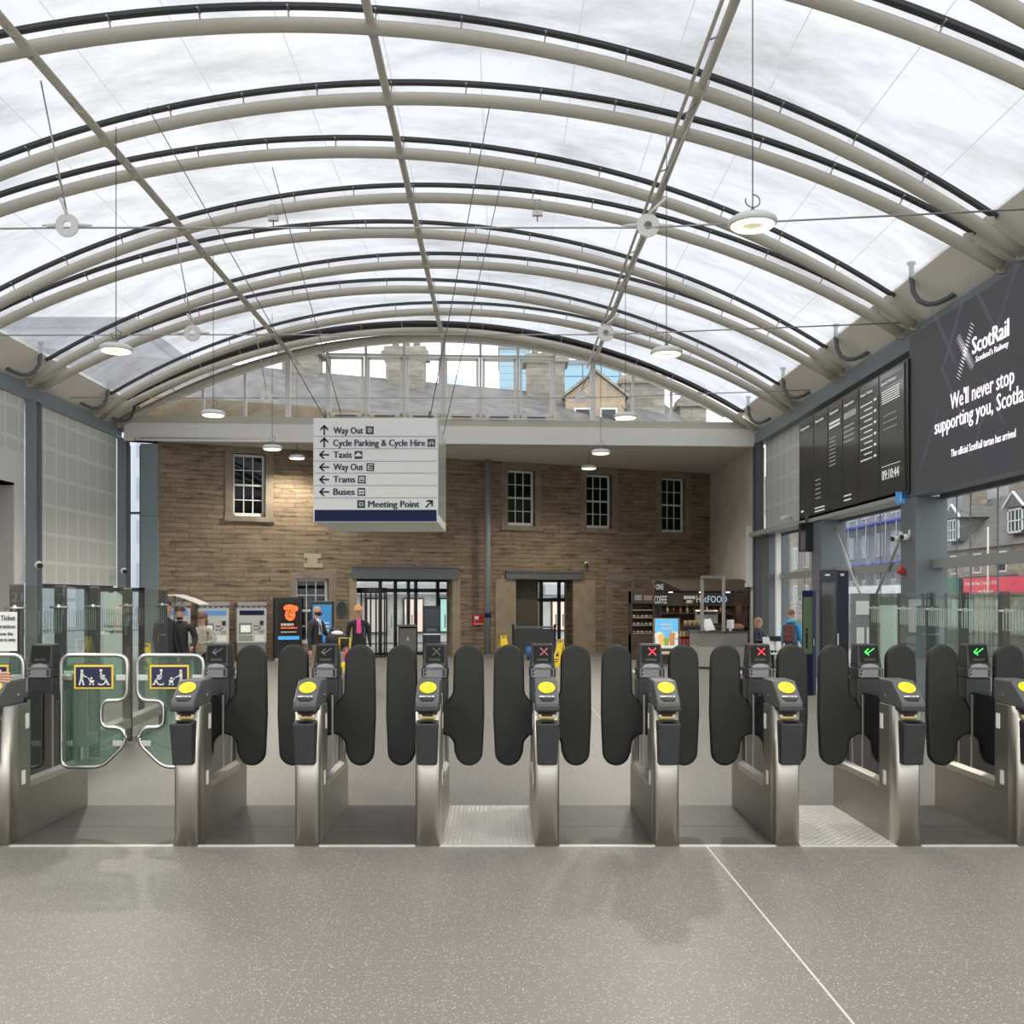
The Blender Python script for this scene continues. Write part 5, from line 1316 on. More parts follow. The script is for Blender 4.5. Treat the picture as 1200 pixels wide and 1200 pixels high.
Q = Pl((0, -.006, 0), (1, 0, 0), (0, 0, 1), .004, .001); mb = MB(); Q.ring(mb, .05, 1.31, .07, .02, 14, .5, 5.2); Q.ring(mb, .0, 1.49, .08, .02, 10, 3.4, 5.8); mb.build('dark_shape', mat('poster_brown', (.25, .04, .02), .4), p)
mb = MB(); Q.bars(mb, -.22, .99, .14, 1.08, 1, .8); mb.build('title_print', WHITE, p); mb = MB(); Q.bars(mb, -.22, .91, .24, .97, 1, .7); mb.build('title_print', mat('poster_orange'), p)
mb = MB(); Q.bars(mb, -.22, .80, .22, .85, 1, .6); mb.build('small_print', WHITE, p)
MB().box(-.30, .30, -.01, -.005, .60, .70).build('blue_strip', mat('poster_blue', (.05, .30, .62), .4, emit=(.05, .35, .75), estr=.4), p)
# dark framed blue poster
t = thing('poster_stand', 'dark framed blue poster stand behind the masked man', 'poster stand', at(377.5, 702, 27.2)); t.location.z = 0
MB().box(-.31, .31, 0, .12, .25, 1.70).build('frame', mat('totem_black'), t, .015); MB().box(-.36, .36, -.1, .25, 0, .05).build('foot', GREYDK, t); MB().box(-.05, .05, .02, .1, .05, .25).build('stem', GREYDK, t)
p = MB().box(-.25, .25, -.006, 0, .6, 1.60).build('poster', mat('poster_teal', (.03, .18, .40), .35, emit=(.03, .2, .45), estr=.25), t); mb = MB(); Pl((0, -.008, 0), (1, 0, 0), (0, 0, 1), .001, .001).bars(mb, -.2, .8, .2, 1.2, 4, .4); mb.build('small_print', WHITE, p)
# lectern and machine in the left doorway
t = thing('grey_cabinet', 'grey slanted cabinet standing in the left doorway', 'cabinet', at(478, 702, 29.6), .2); t.location.z = 0
mb = MB(); mb.prism([(-.24, 0, 0), (-.24, .4, 0), (-.24, .4, .98), (-.24, -.02, .90)], (.48, 0, 0)); mb.build('body', mat('cab_grey', (.115, .112, .108), .55), t, .01); MB().box(-.27, .27, -.05, .44, .95, 1.0).build('lid', GREYDK, t); MB().box(-.03, .03, -.02, 0, .55, .65).build('handle', GALV, t)
t = thing('photo_kiosk', 'dark navy upright kiosk with pale stripe in the left doorway', 'kiosk', at(506, 702, 30.0), .1); t.location.z = 0
MB().box(-.26, .26, 0, .5, .0, 1.55).build('body', NAVYDK, t, .015); MB().box(-.22, .22, -.012, 0, .95, 1.45).build('screen_panel', mat('kiosk_panel', (.03, .035, .045), .2), t); MB().box(-.25, .25, -.015, 0, .70, .74).build('white_stripe', WHITE, t); MB().box(-.15, .15, -.05, 0, .80, .9).build('shelf', GREYDK, t)
# barrier and bucket in the right doorway
w = at(627, 702, 30.6); t = thing('queue_barrier', 'black retractable barrier across the right doorway', 'barrier', (w.x, w.y, 0))
for x in (-.66, .60): q = MB().lathe([(.17, 0), (.17, .02), (.03, .04), (.03, .92), (.045, .93), (.045, 1.0)], (x, 0, 0), 14).build('post', BLACKP, t)
MB().box(-.66, .60, -.004, .004, .16, .86).build('panel', mat('barrier_black', (.03, .03, .033), .6), t); MB().box(-.66, .60, -.01, .01, .88, .94).build('top_rail', GREYDK, t)
w = at(622, 702, 29.4); t = thing('mop_bucket', 'blue mop bucket on the floor before the right doorway', 'bucket', (w.x, w.y, 0))
mb = MB(); mb.lathe([(.12, .05), (.15, .38), (.14, .38), (.115, .08)], (0, 0, 0), 16); mb.build('bucket', mat('bucket_blue', (.03, .12, .35), .4), t); MB().tube([(-.15, 0, .36), (-.1, 0, .5), (.1, 0, .5), (.15, 0, .36)], .01, 6).build('handle', GREYDK, t)
for x in (-.08, .08): MB().lathe([(.03, 0), (.03, .05)], (x, 0, 0), 8).build('castor', BLACKP, t)
# yellow floor signs
def floor_sign(u, Y, h, rz, label):
    w = at(u, 702, Y); t = thing('wet_floor_sign', label, 'floor sign', (w.x, w.y, 0), rz, 'yellow wet floor signs')
    for sd in (-1, 1):
        lean = .13*sd
        mb = MB(); a, b = .15, .10
        mb.add([(-a, lean*1.5-.01, .0), (a, lean*1.5-.01, 0), (b, -.01, h), (-b, -.01, h), (-a, lean*1.5+.01, .0), (a, lean*1.5+.01, 0), (b, .01, h), (-b, .01, h)],
               [(0, 1, 2, 3), (7, 6, 5, 4), (0, 4, 5, 1), (1, 5, 6, 2), (2, 6, 7, 3), (3, 7, 4, 0)])
        p = mb.build('sign_panel', YELLOWM, t)
        if sd < 0:
            yd = Vector((0, .195, h)).normalized(); Q = Pl((0, -.205, 0), (1, 0, 0), yd, .004, .001)
            m = MB(); Q.poly(m, [(-.07, h*.45), (.07, h*.45), (0, h*.65)]); Q.rect(m, -.08, h*.3, .08, h*.34); Q.rect(m, -.06, h*.2, .06, h*.24); m.build('warning_print', BLACK, p)
    mb = MB(); mb.box(-.10, -.05, -.02, .02, h-.02, h+.07); mb.box(.05, .10, -.02, .02, h-.02, h+.07); mb.box(-.10, .10, -.02, .02, h+.05, h+.08); mb.build('handle', YELLOWM, t)
floor_sign(590, 29.6, .62, .5, 'small yellow wet floor sign before the pale jamb, left of the black barrier')
floor_sign(657, 26.6, .62, -.9, 'yellow wet floor sign seen edge-on beside the gate display, right of the black barrier')
floor_sign(171, 22.0, .72, .2, 'yellow wet floor sign seen through the receding glass screen')
# suitcases
def suitcase(u, Y, w, h, d, m, label, rz=0., handle=YELLOWM):
    p = at(u, 702, Y); t = thing('suitcase', label, 'suitcase', (p.x, p.y, 0), rz)
    MB().box(-w/2, w/2, -d/2, d/2, .05, h).build('shell', m, t, .04, 3)
    mb = MB(); mb.tube([(-w*.3, 0, h), (-w*.3, 0, h+.42), (w*.3, 0, h+.42), (w*.3, 0, h)], .016, 8); mb.build('telescopic_handle', handle, t)
    for x in (-1, 1):
        for y in (-1, 1): MB().lathe([(.025, 0), (.025, .05)], (x*w*.38, y*d*.35, 0), 8).build('wheel', BLACKP, t)
    mb = MB(); 
    for k in range(4): mb.box(-w*.35+w*.7*k/3-.006, -w*.35+w*.7*k/3+.006, -d/2-.006, -d/2+.01, .12, h-.08)
    mb.build('ribs', m, t)
suitcase(404, 17.6, .30, .66, .24, YELLOWM, 'yellow wheeled suitcase with raised handle between the two waiting travellers')
suitcase(393, 18.4, .34, .80, .26, mat('case_silver', (.35, .35, .36), .4), 'silver grey suitcase under the black bag beside the masked man', .2, GREYDK)
p = at(394, 702, 18.2); t = thing('black_bag', 'bulging black bag with white top resting on the grey suitcase', 'bag', (p.x, p.y, 1.0))
mb = MB(); mb.ball((0, 0, 0), .20, .16, .17, 16, 10); mb.build('bag_body', mat('bag_black', (.02, .02, .022), .7, bump=.4, nscale=12), t); mb = MB(); mb.ball((.02, -.02, .14), .11, .09, .05); mb.build('white_bundle', STICK, t); MB().tube([(-.12, 0, .12), (-.08, 0, .26), (.08, 0, .26), (.12, 0, .12)], .012, 6).build('strap', BLACKP, t)
p = at(407, 702, 17.6); t = thing('pink_bag', 'small pink bag on top of the yellow suitcase, inside its handle', 'bag', (p.x, p.y, .77)); mb = MB(); mb.ball((0, 0, 0), .07, .06, .11, 12, 8); mb.build('bag_body', mat('bag_pink', (.6, .08, .16), .6), t); MB().tube([(-.04, 0, .09), (0, 0, .2), (.04, 0, .09)], .006, 6).build('strap', BLACKP, t)
# navy totems on the right
def totem(u0, u1, u2, vt, Y, face, label, name='information_totem', logo=True):
    a = at(u0, vt, Y); b = at(u1, vt, Y); h = a.z; w = b.x-a.x; d = .50
    # front faces the camera side a little; the long side runs back towards the right
    t = thing(name, label, 'totem', (a.x, Y, 0), .0)
    c = at(u2, vt, Y)
    MB().prism([(0, 0, 0), (w, -.02, 0), (c.x-a.x, .18, 0), (c.x-a.x-w, .3, 0)], (0, 0, h)).build('case', face, t, .012)
    return t, w, h, c.x-a.x
t, w, h, dx = totem(960, 980, 999, 668, 17.8, NAVYDK, 'tall dark navy information totem with a screen, nearer the green arrow gate')
q = Pl((.02, -.004, 0), (w, -.02, 0), (0, 0, 1), .004, .004); mb = MB(); q.rect(mb, .02, .9, w-.05, h-.22); mb.build('screen', mat('totem_screen', (.055, .055, .052), .12), t); mb = MB(); q.rect(mb, .08, h-.1, .16, h-.07); mb.build('badge', WHITE, t)
q2 = Pl((w, -.02, 0), (dx-w, .20, 0), (0, 0, 1), .003, .003); mb = MB(); q2.rect(mb, .1, h-.1, .2, h-.06); mb.build('badge', WHITE, t); mb = MB(); q2.rect(mb, .02, .95, .05, 1.15); mb.build('white_handle', WHITE, t)
t, w, h, dx = totem(940, 952, 960, 692, 18.6, NAVY, 'shorter navy totem with a green screen behind the taller one', 'help_point')
q = Pl((.0, -.004, 0), (w, -.02, 0), (0, 0, 1), .004, .004); mb = MB(); q.rect(mb, .02, .75, w-.01, h-.12); mb.build('screen', mat('green_screen', (.12, .17, .09), .2), t); mb = MB(); q.rect(mb, .06, .85, .10, 1.15); q.disc(mb, .08, 1.2, .03); mb.build('figure_mark', BLACK, t)
q2 = Pl((w, -.02, 0), (dx-w, .20, 0), (0, 0, 1), .003, .003); mb = MB(); q2.rect(mb, .05, .9, .08, 1.02); mb.build('badge', WHITE, t)
w = at(1003, 702, 17.0); t = thing('yellow_bollard', 'narrow yellow upright beside the tall navy totem', 'bollard', (w.x, w.y, 0)); MB().lathe([(.055, 0), (.055, 1.06), (.03, 1.1)], (0, 0, 0), 14).build('post', YELLOWM, t); MB().lathe([(.09, 0), (.09, .03)], (0, 0, 0), 14).build('base_plate', GREYDK, t)

# ------------------------------------------------------------------ cafe
WOOD = mat('dark_wood', (.055, .034, .022), .5, noise=.25, nscale=4); AWN = mat('awning_brown', (.085, .062, .048), .7)
KY = 29.6
def kx(u, Y=KY): return (u-U0)*Y/F
t = thing('coffee_kiosk', 'brown timber coffee kiosk with curved awning against the far wall', 'kiosk', (kx(767), KY, 0)); W = kx(876)-kx(767)
sf = KY/F
def kz(v): return EYE-(v-V0)*sf
MB().box(0, W, .0, .1, 0, .92).build('counter_front', WOOD, t)
mb = MB(); mb.box(-.02, W+.02, -.06, .5, .92, .97); mb.build('counter_top', mat('top_dark', (.03, .03, .03), .3), t)
MB().box(0, W, 1.55, 1.6, 0, 2.1).build('back_wall', mat('kiosk_back', (.045, .038, .033), .7), t)
for x in (0, W-.08): MB().box(x, x+.08, 0, 1.6, 0, 1.95).build('side_wall', WOOD, t)
mb = MB()
for z in range(6): mb.box(-.03, W+.03, -.05, .0, kz(710)+.065*z, kz(710)+.065*z+.055)
mb.build('fascia_boards', WOOD, t)
mb = MB(); pr = []
for k in range(9): a = PI/2*k/8; pr.append((-.05-.55*(1-math.sin(a))*.0+1.0*(1-math.cos(a)), 1.98+.36*math.sin(a)))
mb.prism([(-.03, y, z) for y, z in pr]+[(-.03, 1.6, 2.34), (-.03, 1.6, 1.98)], (W+.06, 0, 0)); mb.build('awning', AWN, t)
# sign lettering
sg = MB().box(kx(800)-kx(767), kx(855)-kx(767), -.075, -.05, kz(708), kz(696)).build('sign_board', mat('chalk_board', (.018, .017, .018), .6), t)
x0 = kx(801)-kx(767); LET = mat('sign_cream'); LTB = mat('chalk_blue', (.35, .50, .65), .5, emit=(.4, .55, .7), estr=.3)
mb = MB(); Pl((x0, -.075, 0), (1, 0, 0), (0, 0, 1), .003, .002).bars(mb, 0, kz(702), .33, kz(697.5), 1, .85); mb.build('small_print', LET, sg); txt(sg, 'Hot', (x0+.36, -.08, kz(706)), (1, 0, 0), (0, 0, 1), .2, LET, width=.30); txt(sg, 'FOOD', (x0+.68, -.08, kz(706)), (1, 0, 0), (0, 0, 1), .19, LTB, width=.56)
Q = Pl((x0, -.075, kz(707)), (1, 0, 0), (0, 0, 1), .003, .002); mb = MB(); Q.poly(mb, [(.06, .09), (.22, .09), (.19, .02), (.09, .02)]); Q.ring(mb, .23, .06, .03, .012, 10); Q.rect(mb, .03, 0, .25, .012); mb.build('cup_symbol', LET, sg)
for x in (.6, 1.5, 2.3):  # lamps added inside the kiosk to brighten its dim corner
    q = MB().lathe([(.05, 0), (.06, .06)], (x, .8, 1.9), 12).build('added_downlight', mat('added_lamp_glow', (.9, .85, .7), .4, emit=(1, .85, .6), estr=3), t)
    bl = bpy.data.lights.new('kiosk_fill_light', 'SPOT'); bl.energy = 16; bl.spot_size = 2.4; bl.spot_blend = .6; bl.color = (1, .85, .65); bl.shadow_soft_size = .05
    bo = bpy.data.objects.new('kiosk_fill_light', bl); COL.objects.link(bo); bo.parent = t; bo.location = (x, .8, 1.88)
# goods on the counter
for k in range(5):
    o = tag(MB().lathe([(.05, 0), (.065, .15), (.06, .16)], (0, 0, 0), 12).build('paper_cup', mat('kraft_cup', (.50, .36, .20), .7)), None, 'cup', 'kraft paper cups on the kiosk counter', 'thing')
    o.location = (kx(804)+.13*k, KY+.05, .97)
    o['label'] = ['kraft paper cup at the drinks poster end of the kiosk counter row', 'kraft paper cup second along the kiosk counter from the drinks poster', 'kraft paper cup in the middle of the kiosk counter row', 'kraft paper cup fourth along the kiosk counter from the drinks poster', 'kraft paper cup at the grey counter end of the kiosk row'][k]
t2 = thing('coffee_machine', 'steel coffee machine on the back shelf inside the kiosk', 'coffee machine', (kx(838), KY+1.2, .97)); MB().box(-.35, .35, 0, .3, 0, .45).build('body', STEEL, t2, .03); MB().box(-.3, .3, -.1, 0, .32, .4).build('group_head', BLACKP, t2); MB().box(-.35, .35, -.12, 0, 0, .05).build('drip_tray', BLACKP, t2)
MB().box(.3, W-.1, 1.1, 1.55, 0, .96).build('back_counter', WOOD, t); 
for z in (1.3, 1.6): MB().box(.25, W-.15, 1.3, 1.55, z, z+.03).build('shelf', WOOD, t)
rnd = random.Random(3)
for k in range(10):
    o = tag(MB().lathe([(.035, 0), (.035, .14), (.014, .17), (.014, .21)], (0, 0, 0), 10).build('syrup_bottle', mat('bottle_%d' % (k % 3), [(.35, .16, .05), (.55, .5, .4), (.1, .06, .04)][k % 3], .2)), 'small syrup bottle on the shelf at the back of the coffee kiosk', 'bottle', 'syrup bottles at the kiosk back', 'thing'); o.location = (kx(767)+.4+.2*k, KY+1.42, 1.33)
# front of the counter: brochures rack
t2 = thing('magazine_rack', 'rack of red and white packets below the kiosk counter', 'rack', (kx(795), KY-.22, 0))
MB().box(0, .85, 0, .2, 0, .08).build('base', BLACKP, t2); MB().box(0, .85, .16, .2, .08, .85).build('back', BLACKP, t2)
for r in range(3): MB().box(0, .85, .02, .17, .22+.22*r, .235+.22*r).build('tier', BLACKP, t2)
for r in range(3):
    for k in range(9):
        o = tag(MB().box(-.035, .035, -.02, .02, 0, .15).build('snack_packet', mat('packet_%d' % (rnd.randrange(4)), [(.45, .06, .05), (.6, .58, .52), (.25, .12, .06), (.55, .35, .15)][rnd.randrange(4)], .4)), 'small bright snack packet in the rack below the kiosk counter', 'packet', 'snack packets in the kiosk rack', 'thing'); o.location = (kx(795)+.05+.093*k, KY-.12, .236+.22*r)
# pastry cabinet to its left
t = thing('pastry_cabinet', 'dark open pastry cabinet with lettered header left of the kiosk', 'cabinet', (kx(739), KY-.1, 0)); W = kx(766)-kx(739)
for x in (0, W-.04): MB().box(x, x+.04, 0, .6, 0, 1.98).build('side_panel', WOOD, t)
MB().box(0, W, .55, .6, 0, 1.98).build('back_panel', WOOD, t); MB().box(0, W, -.03, .6, 0, .72).build('base', WOOD, t)
h = MB().box(0, W, -.04, .6, 1.62, 1.98).build('header', WOOD, t); mb = MB(); Pl((0, -.04, 0), (1, 0, 0), (0, 0, 1), .003, .002).bars(mb, .10, 1.72, .30, 1.88, 3, .7); mb.build('header_print', GREYTXT, h); mb = MB(); Pl((0, -.04, 0), (1, 0, 0), (0, 0, 1), .003, .002).bars(mb, .36, 1.72, .60, 1.86, 3, .7); mb.build('header_print', mat('print_pink', (.45, .28, .28), .5), h)
for z in (.74, .98, 1.2, 1.42): MB().box(.04, W-.04, .04, .55, z, z+.02).build('shelf', GALV, t)
for r, z in enumerate((.76, 1.0, 1.22)):
    for k in range(5):
        mb = MB(); mb.ball((0, 0, .035), .05, .06, .035, 10, 6); o = tag(mb.build('pastry', mat('pastry_%d' % ((k+r) % 3), [(.42, .22, .08), (.55, .38, .2), (.5, .48, .44)][(k+r) % 3], .6)), 'small baked pastry on the lit shelves of the pastry cabinet', 'pastry', 'pastries on the cabinet shelves', 'thing'); o.location = (kx(739)+.1+.12*k, KY+.05, z+.002)
# projecting round sign
t = thing('projecting_sign', 'black angled sign reading coffee at the kiosk corner', 'sign', (kx(767), KY-.12, 0))
mb = MB(); mb.prism([(0, 0, 1.98), (.30, 0, 1.98), (.75, 0, 2.0), (.30, 0, 2.22), (.08, 0, 2.30), (0, 0, 2.25)], (0, .08, 0)); q = mb.build('top_panel', BLACK, t); txt(q, 'ONE', (.02, -.002, 2.02), (1, 0, 0), (0, 0, 1), .16, WHITE, width=.22)
q = MB().box(-.05, .36, 0, .08, 1.55, 1.96).build('lower_panel', BLACK, t); txt(q, 'COFFEE', (-.02, -.002, 1.62), (1, 0, 0), (0, 0, 1), .22, WHITE, width=.36); MB().box(.1, .2, .02, .08, 0, 1.55).build('post', BLACK, t)
# lit drinks poster
w = at(781, 702, 27.6); t = thing('poster_stand', 'bright blue drinks poster on a wooden stand in front of the kiosk', 'poster stand', (w.x, w.y, 0), -.06)
a, b = .30, .30
MB().box(-.36, .36, 0, .06, .38, 1.24).build('frame', mat('frame_wood', (.22, .12, .06), .5), t)
p = MB().box(-.31, .31, -.008, 0, .42, 1.22).build('poster', mat('poster_sky', (.10, .40, .70), .3, emit=(.15, .5, .85), estr=.3), t)
Q = Pl((0, -.008, 0), (1, 0, 0), (0, 0, 1), .001, .001); mb = MB(); Q.rect(mb, -.30, .43, .30, .66); Q.disc(mb, -.2, .75, .12); Q.disc(mb, .22, .78, .1); mb.build('cloud_shape', mat('poster_white', (.75, .72, .68), .4, emit=(.8, .75, .7), estr=.2), p)
for (x, c, h2) in ((-.14, (.75, .45, .12), .30), (0, (.22, .35, .08), .2), (.15, (.5, .22, .08), .34)):
    mb = MB(); Pl((0, -.008, 0), (1, 0, 0), (0, 0, 1), .003, .001).poly(mb, [(x-.06, .5), (x+.06, .5), (x+.085, .5+h2), (x-.085, .5+h2)]); mb.build('drink_picture', mat('drink_%d' % int(h2*100), c, .4, emit=c, estr=.3), p)
mb = MB(); Pl((0, -.008, 0), (1, 0, 0), (0, 0, 1), .003, .001).bars(mb, -.14, .93, .16, 1.15, 2, .5); mb.build('white_print', WHITE, p)
MB().box(-.34, .34, .0, .3, 0, .38).build('stand', WOOD, t)
w = at(783, 702, 26.9); t = thing('low_table', 'low white topped display table below the drinks poster', 'table', (w.x, w.y, 0)); MB().box(-.36, .36, -.12, .25, .30, .36).build('top', mat('table_pink', (.66, .58, .54), .5), t, .006)
for x in (-.32, .28):
    for y in (-.1, .19): MB().box(x, x+.04, y, y+.04, 0, .30).build('leg', WOOD, t)
# grey counter with two posts
CY = 25.3
t = thing('service_counter', 'grey two-sided service counter with posts beside the kiosk', 'counter', (kx(822, CY), CY, 0))
x1, x2 = kx(848, CY)-kx(822, CY), kx(878, CY)-kx(822, CY); CGR = mat('counter_grey', (.30, .29, .27), .5); CGD = mat('counter_dark', (.17, .165, .155), .5)
foot = [(0, .30, 0), (x1, 0, 0), (x2, .15, 0), (x2, 1.6, 0), (0, 1.6, 0)]
up = lambda z, k=0: [(x, y+k, z) for x, y, _ in foot]
MB().prism(up(.06), (0, 0, .50)).build('lower_panel', CGR, t); MB().prism(up(.56), (0, 0, .36)).build('upper_panel', CGD, t); MB().prism(up(0, .05), (0, 0, .06)).build('plinth', WOOD, t)
MB().prism([(-.03, .27, .92), (x1, -.04, .92), (x2+.03, .12, .92), (x2+.03, 1.6, .92), (-.03, 1.6, .92)], (0, 0, .03)).build('worktop', mat('top_dark'), t)
for (x, y) in ((.08, .28), (x1+.02, .06)): MB().box(x-.035, x+.035, y, y+.07, .95, 2.30).build('post', mat('post_grey', (.26, .25, .24), .5), t)
MB().box(.05, x1+.05, .1, .3, 2.26, 2.33).build('top_rail', CGD, t)
t = thing('menu_board', 'tilted white menu sheet on the grey service counter', 'menu', (kx(836, CY), CY+.35, .95), .15); MB().obox((-.13, 0, 0), (.26, 0, .03), (-.09, .12, .28), (0, .012, -.004)).build('sheet', STICK, t); MB().box(-.1, .12, .02, .12, 0, .02).build('stand', BLACKP, t)
t = thing('till', 'white upright till screen on the grey service counter', 'till', (kx(860, CY), CY+.4, .95), -.4); MB().box(-.09, .09, 0, .03, .06, .28).build('screen', STICK, t, .008); MB().box(-.03, .03, 0, .1, 0, .08).build('base', STICK, t)
mb = MB(); mb.ball((0, 0, .09), .16, .12, .09, 14, 8); o = tag(mb.build('bread_basket', mat('bread_brown', (.28, .12, .06), .7, bump=.4, nscale=14)), 'reddish brown basket on the right end of the grey service counter', 'basket', kind='thing'); o.location = (kx(870, CY), CY+.5, .952)
# cafe table and chairs
w = at(902, 702, 25.2); t = thing('cafe_table', 'small dark cafe table beside the seated person', 'table', (w.x, w.y, 0)); MB().lathe([(.34, .72), (.34, .75)], (0, 0, 0), 24).build('top', BLACKP, t); MB().lathe([(.22, 0), (.22, .02), (.03, .05), (.03, .72)], (0, 0, 0), 16).build('pedestal', GALV, t)
def chair(u, Y, rz, label):
    w = at(u, 702, Y); t = thing('cafe_chair', label, 'chair', (w.x, w.y, 0), rz, 'cafe chairs'); WC = mat('chair_white', (.62, .62, .60), .4)
    MB().box(-.2, .2, -.2, .2, .43, .46).build('seat', WC, t, .01)
    b = MB(); b.obox((-.19, .18, .52), (.38, 0, 0), (0, .03, 0), (0, .04, .32)); b.build('backrest', WC, t, .01)
    for x in (-.17, .17):
        for y in (-.17, .17): MB().tube([(x, y, .44), (x*1.15, y*1.15, 0)], .014, 8).build('leg', GALV, t)
    for x in (-.15, .15): MB().tube([(x, .17, .44), (x, .21, .56)], .012, 6).build('back_support', GALV, t)
chair(909, 24.4, .6, 'white cafe chair in front of the small dark table'); chair(915, 26.0, -1.2, 'white cafe chair behind the dark table near the blue jacket')
t = tag(MB().lathe([(.035, 0), (.045, .11)], (0, 0, 0), 12).build('paper_cup', WHITE), 'white paper cup on the small cafe table', 'cup', kind='thing'); w = at(898, 702, 25.2); t.location = (w.x, w.y, .75)
w = at(922, 702, 24.6); t = thing('queue_barrier', 'black fabric barrier by the cafe seats under the blue jacket', 'barrier', (w.x, w.y, 0))
for x in (-.5, .5): MB().lathe([(.17, 0), (.17, .02), (.03, .04), (.03, .85), (.04, .9)], (x, 0, 0), 12).build('post', BLACKP, t)
MB().box(-.5, .5, -.006, .006, .74, .86).build('belt', BLACK, t)
# ------------------------------------------------------------------ people: one skinned body each, clothing by region, hair as a child
def person(label, loc, rz, h, top, legs, arms, hair=None, skin=SKIN, shirt=None, shoes=BLACKP, extras=(), sit=False, build=1.0, sleeve=True, lookz=0., fingers=True):
    """arms: per side (elbow, wrist, hand direction); body faces -y. Materials: 0 top, 1 legs, 2 skin, 3 shoes, 4 shirt"""
    k = h/1.74
    V = []; E = []; R = []; reg = []
    def add(p, r, par=None, m=0):
        V.append(Vector(p)*1.0); R.append(r if isinstance(r, tuple) else (r, r)); i = len(V)-1
        if par is not None: E.append((par, i)); reg.append((par, i, m))
        return i
    hz = .50 if sit else .93
    b = build
    pel = add((0, .0, hz), (.145*b, .105*b), None)
    wa = add((0, -.005, hz+.17), (.130*b, .098*b), pel, 0)
    ch = add((0, -.0, hz+.36), (.150*b, .11*b), wa, 0)
    sh = add((0, .01, hz+.50), (.10*b, .075*b), ch, 0)
    nk = add((0, .0, hz+.575), .052, sh, 2)
    h1 = add((0, -.018, hz+.645), (.064, .072), nk, 2)
    h2 = add((0, -.020, hz+.70), (.076, .092), h1, 2)
    h3 = add((0, -.008, hz+.765), (.072, .088), h2, 2)
    h4 = add((0, -.0, hz+.805), (.040, .05), h3, 2)
    for sd, arm in ((-1, arms[0]), (1, arms[1])):
        s = add((sd*.175*b, .01, hz+.465), .066*b, sh, 0)
        el, wr, hd = [Vector(q) for q in arm]
        up = add((Vector((sd*.175*b, .01, hz+.465))*.45+el*.55), .052*b, s, 0)
        e = add(el, .044*b, up, 0)
        fo = add(el*.45+wr*.55, .038*b, e, 0 if sleeve else 2)
        w = add(wr, .028, fo, 0 if sleeve else 2)
        d = hd.normalized(); pa = add(wr+d*.075, (.030, .030), w, 2)
        if fingers:
            side = d.cross(Vector((0, 1, 0)));
            if side.length < .3: side = d.cross(Vector((1, 0, 0)))
            side.normalize(); dn = side.cross(d)
            if dn.z > 0: dn = -dn
            for q, L in ((-.027, .062), (-.009, .076), (.010, .072), (.028, .058)):
                a = add(wr+d*.100+side*q, .0105, pa, 2); f1 = add(wr+d*(.100+L*.55)+side*q*1.1+dn*.008, .0095, a, 2); add(wr+d*(.100+L)+side*q*1.12+dn*.028, .0085, f1, 2)
            ts = side*(-.034)
            a = add(wr+d*.045+ts+dn*.008, .0120, pa, 2); add(wr+d*.085+ts*1.5+dn*.018, .0095, a, 2)
    for sd, lg in ((-1, legs[0]), (1, legs[1])):
        hp = add((sd*.085*b, .0, hz-.05), .092*b, pel, 1)
        kn, an = [Vector(q) for q in lg]
        th = add(Vector((sd*.085*b, 0, hz-.05))*.5+kn*.5, .078*b, hp, 1)
        kk = add(kn, .060*b, th, 1); ca = add(kn*.55+an*.45, .056*b, kk, 1); aa = add(an, .042, ca, 1)
        hl = add((an.x, an.y+.02, .045), .040, aa, 3); add((an.x+sd*.02, an.y-.16, .035), .034, hl, 3)
    me = bpy.data.meshes.new('person'); me.from_pydata([tuple(v) for v in V], E, [])
    ob = bpy.data.objects.new('person', me); COL.objects.link(ob)
    md = ob.modifiers.new('Skin', 'SKIN'); md.use_smooth_shade = True; md.branch_smoothing = .3
    sv = me.skin_vertices[0].data
    for i, r in enumerate(R): sv[i].radius = r; sv[i].use_root = (i == 0)
    ss = ob.modifiers.new('Sub', 'SUBSURF'); ss.levels = 2; ss.render_levels = 2
    bpy.context.view_layer.update()
    dg = bpy.context.evaluated_depsgraph_get()
    nm = bpy.data.meshes.new_from_object(ob.evaluated_get(dg))
    ob.modifiers.clear(); ob.data = nm; bpy.data.meshes.remove(me)
    nm.materials.clear()
    for m in (top[0], top[1], skin, shoes, shirt or top[0]): nm.materials.append(m)
    segs = [(V[a], V[c], (sum(R[a])+sum(R[c]))/4, m) for a, c, m in reg]
    chest = V[ch]
    for p in nm.polygons:
        c = p.center; best = (9, 0)
        for a, d, r, m in segs:
            ab = d-a; t = max(0, min(1, (c-a).dot(ab)/max(ab.length_squared, 1e-9))); q = ((a+ab*t)-c).length-r
            if q < best[0]: best = (q, m)
        mi = best[1]
        if mi == 0 and c.z < hz-.02 and not sit and abs(c.x) < .19: mi = 1
        if shirt and mi == 0 and abs(c.x) < .012+.10*max(0, c.z-hz-.12) and c.y < -.02 and c.z > hz+.10: mi = 4
        if shirt and mi == 2 and c.z < hz+.545 and abs(c.x) < .1: mi = 4
        p.material_index = mi; p.use_smooth = True
    # face: nose, brows, eyes, mouth, ears as one small child mesh each
    zc = hz+.70
    mb = MB(); mb.prism([(-.013, -.105, zc-.018), (.013, -.105, zc-.018), (0, -.100, zc+.022)], (0, -.012, -.004)); mb.ball((0, -.116, zc-.014), .011, .012, .010, 8, 6); mb.build('nose', skin, ob)
    mb = MB()
    for s in (-1, 1): mb.ball((s*.028, -.098, zc+.018), .010, .008, .006, 8, 6)
    mb.build('eyes', BLACK, ob)
    mb = MB(); mb.ball((0, -.096, zc-.045), .022, .008, .006, 8, 6); mb.build('mouth', mat('lip_tone', (.35, .13, .11), .5), ob)
    mb = MB()
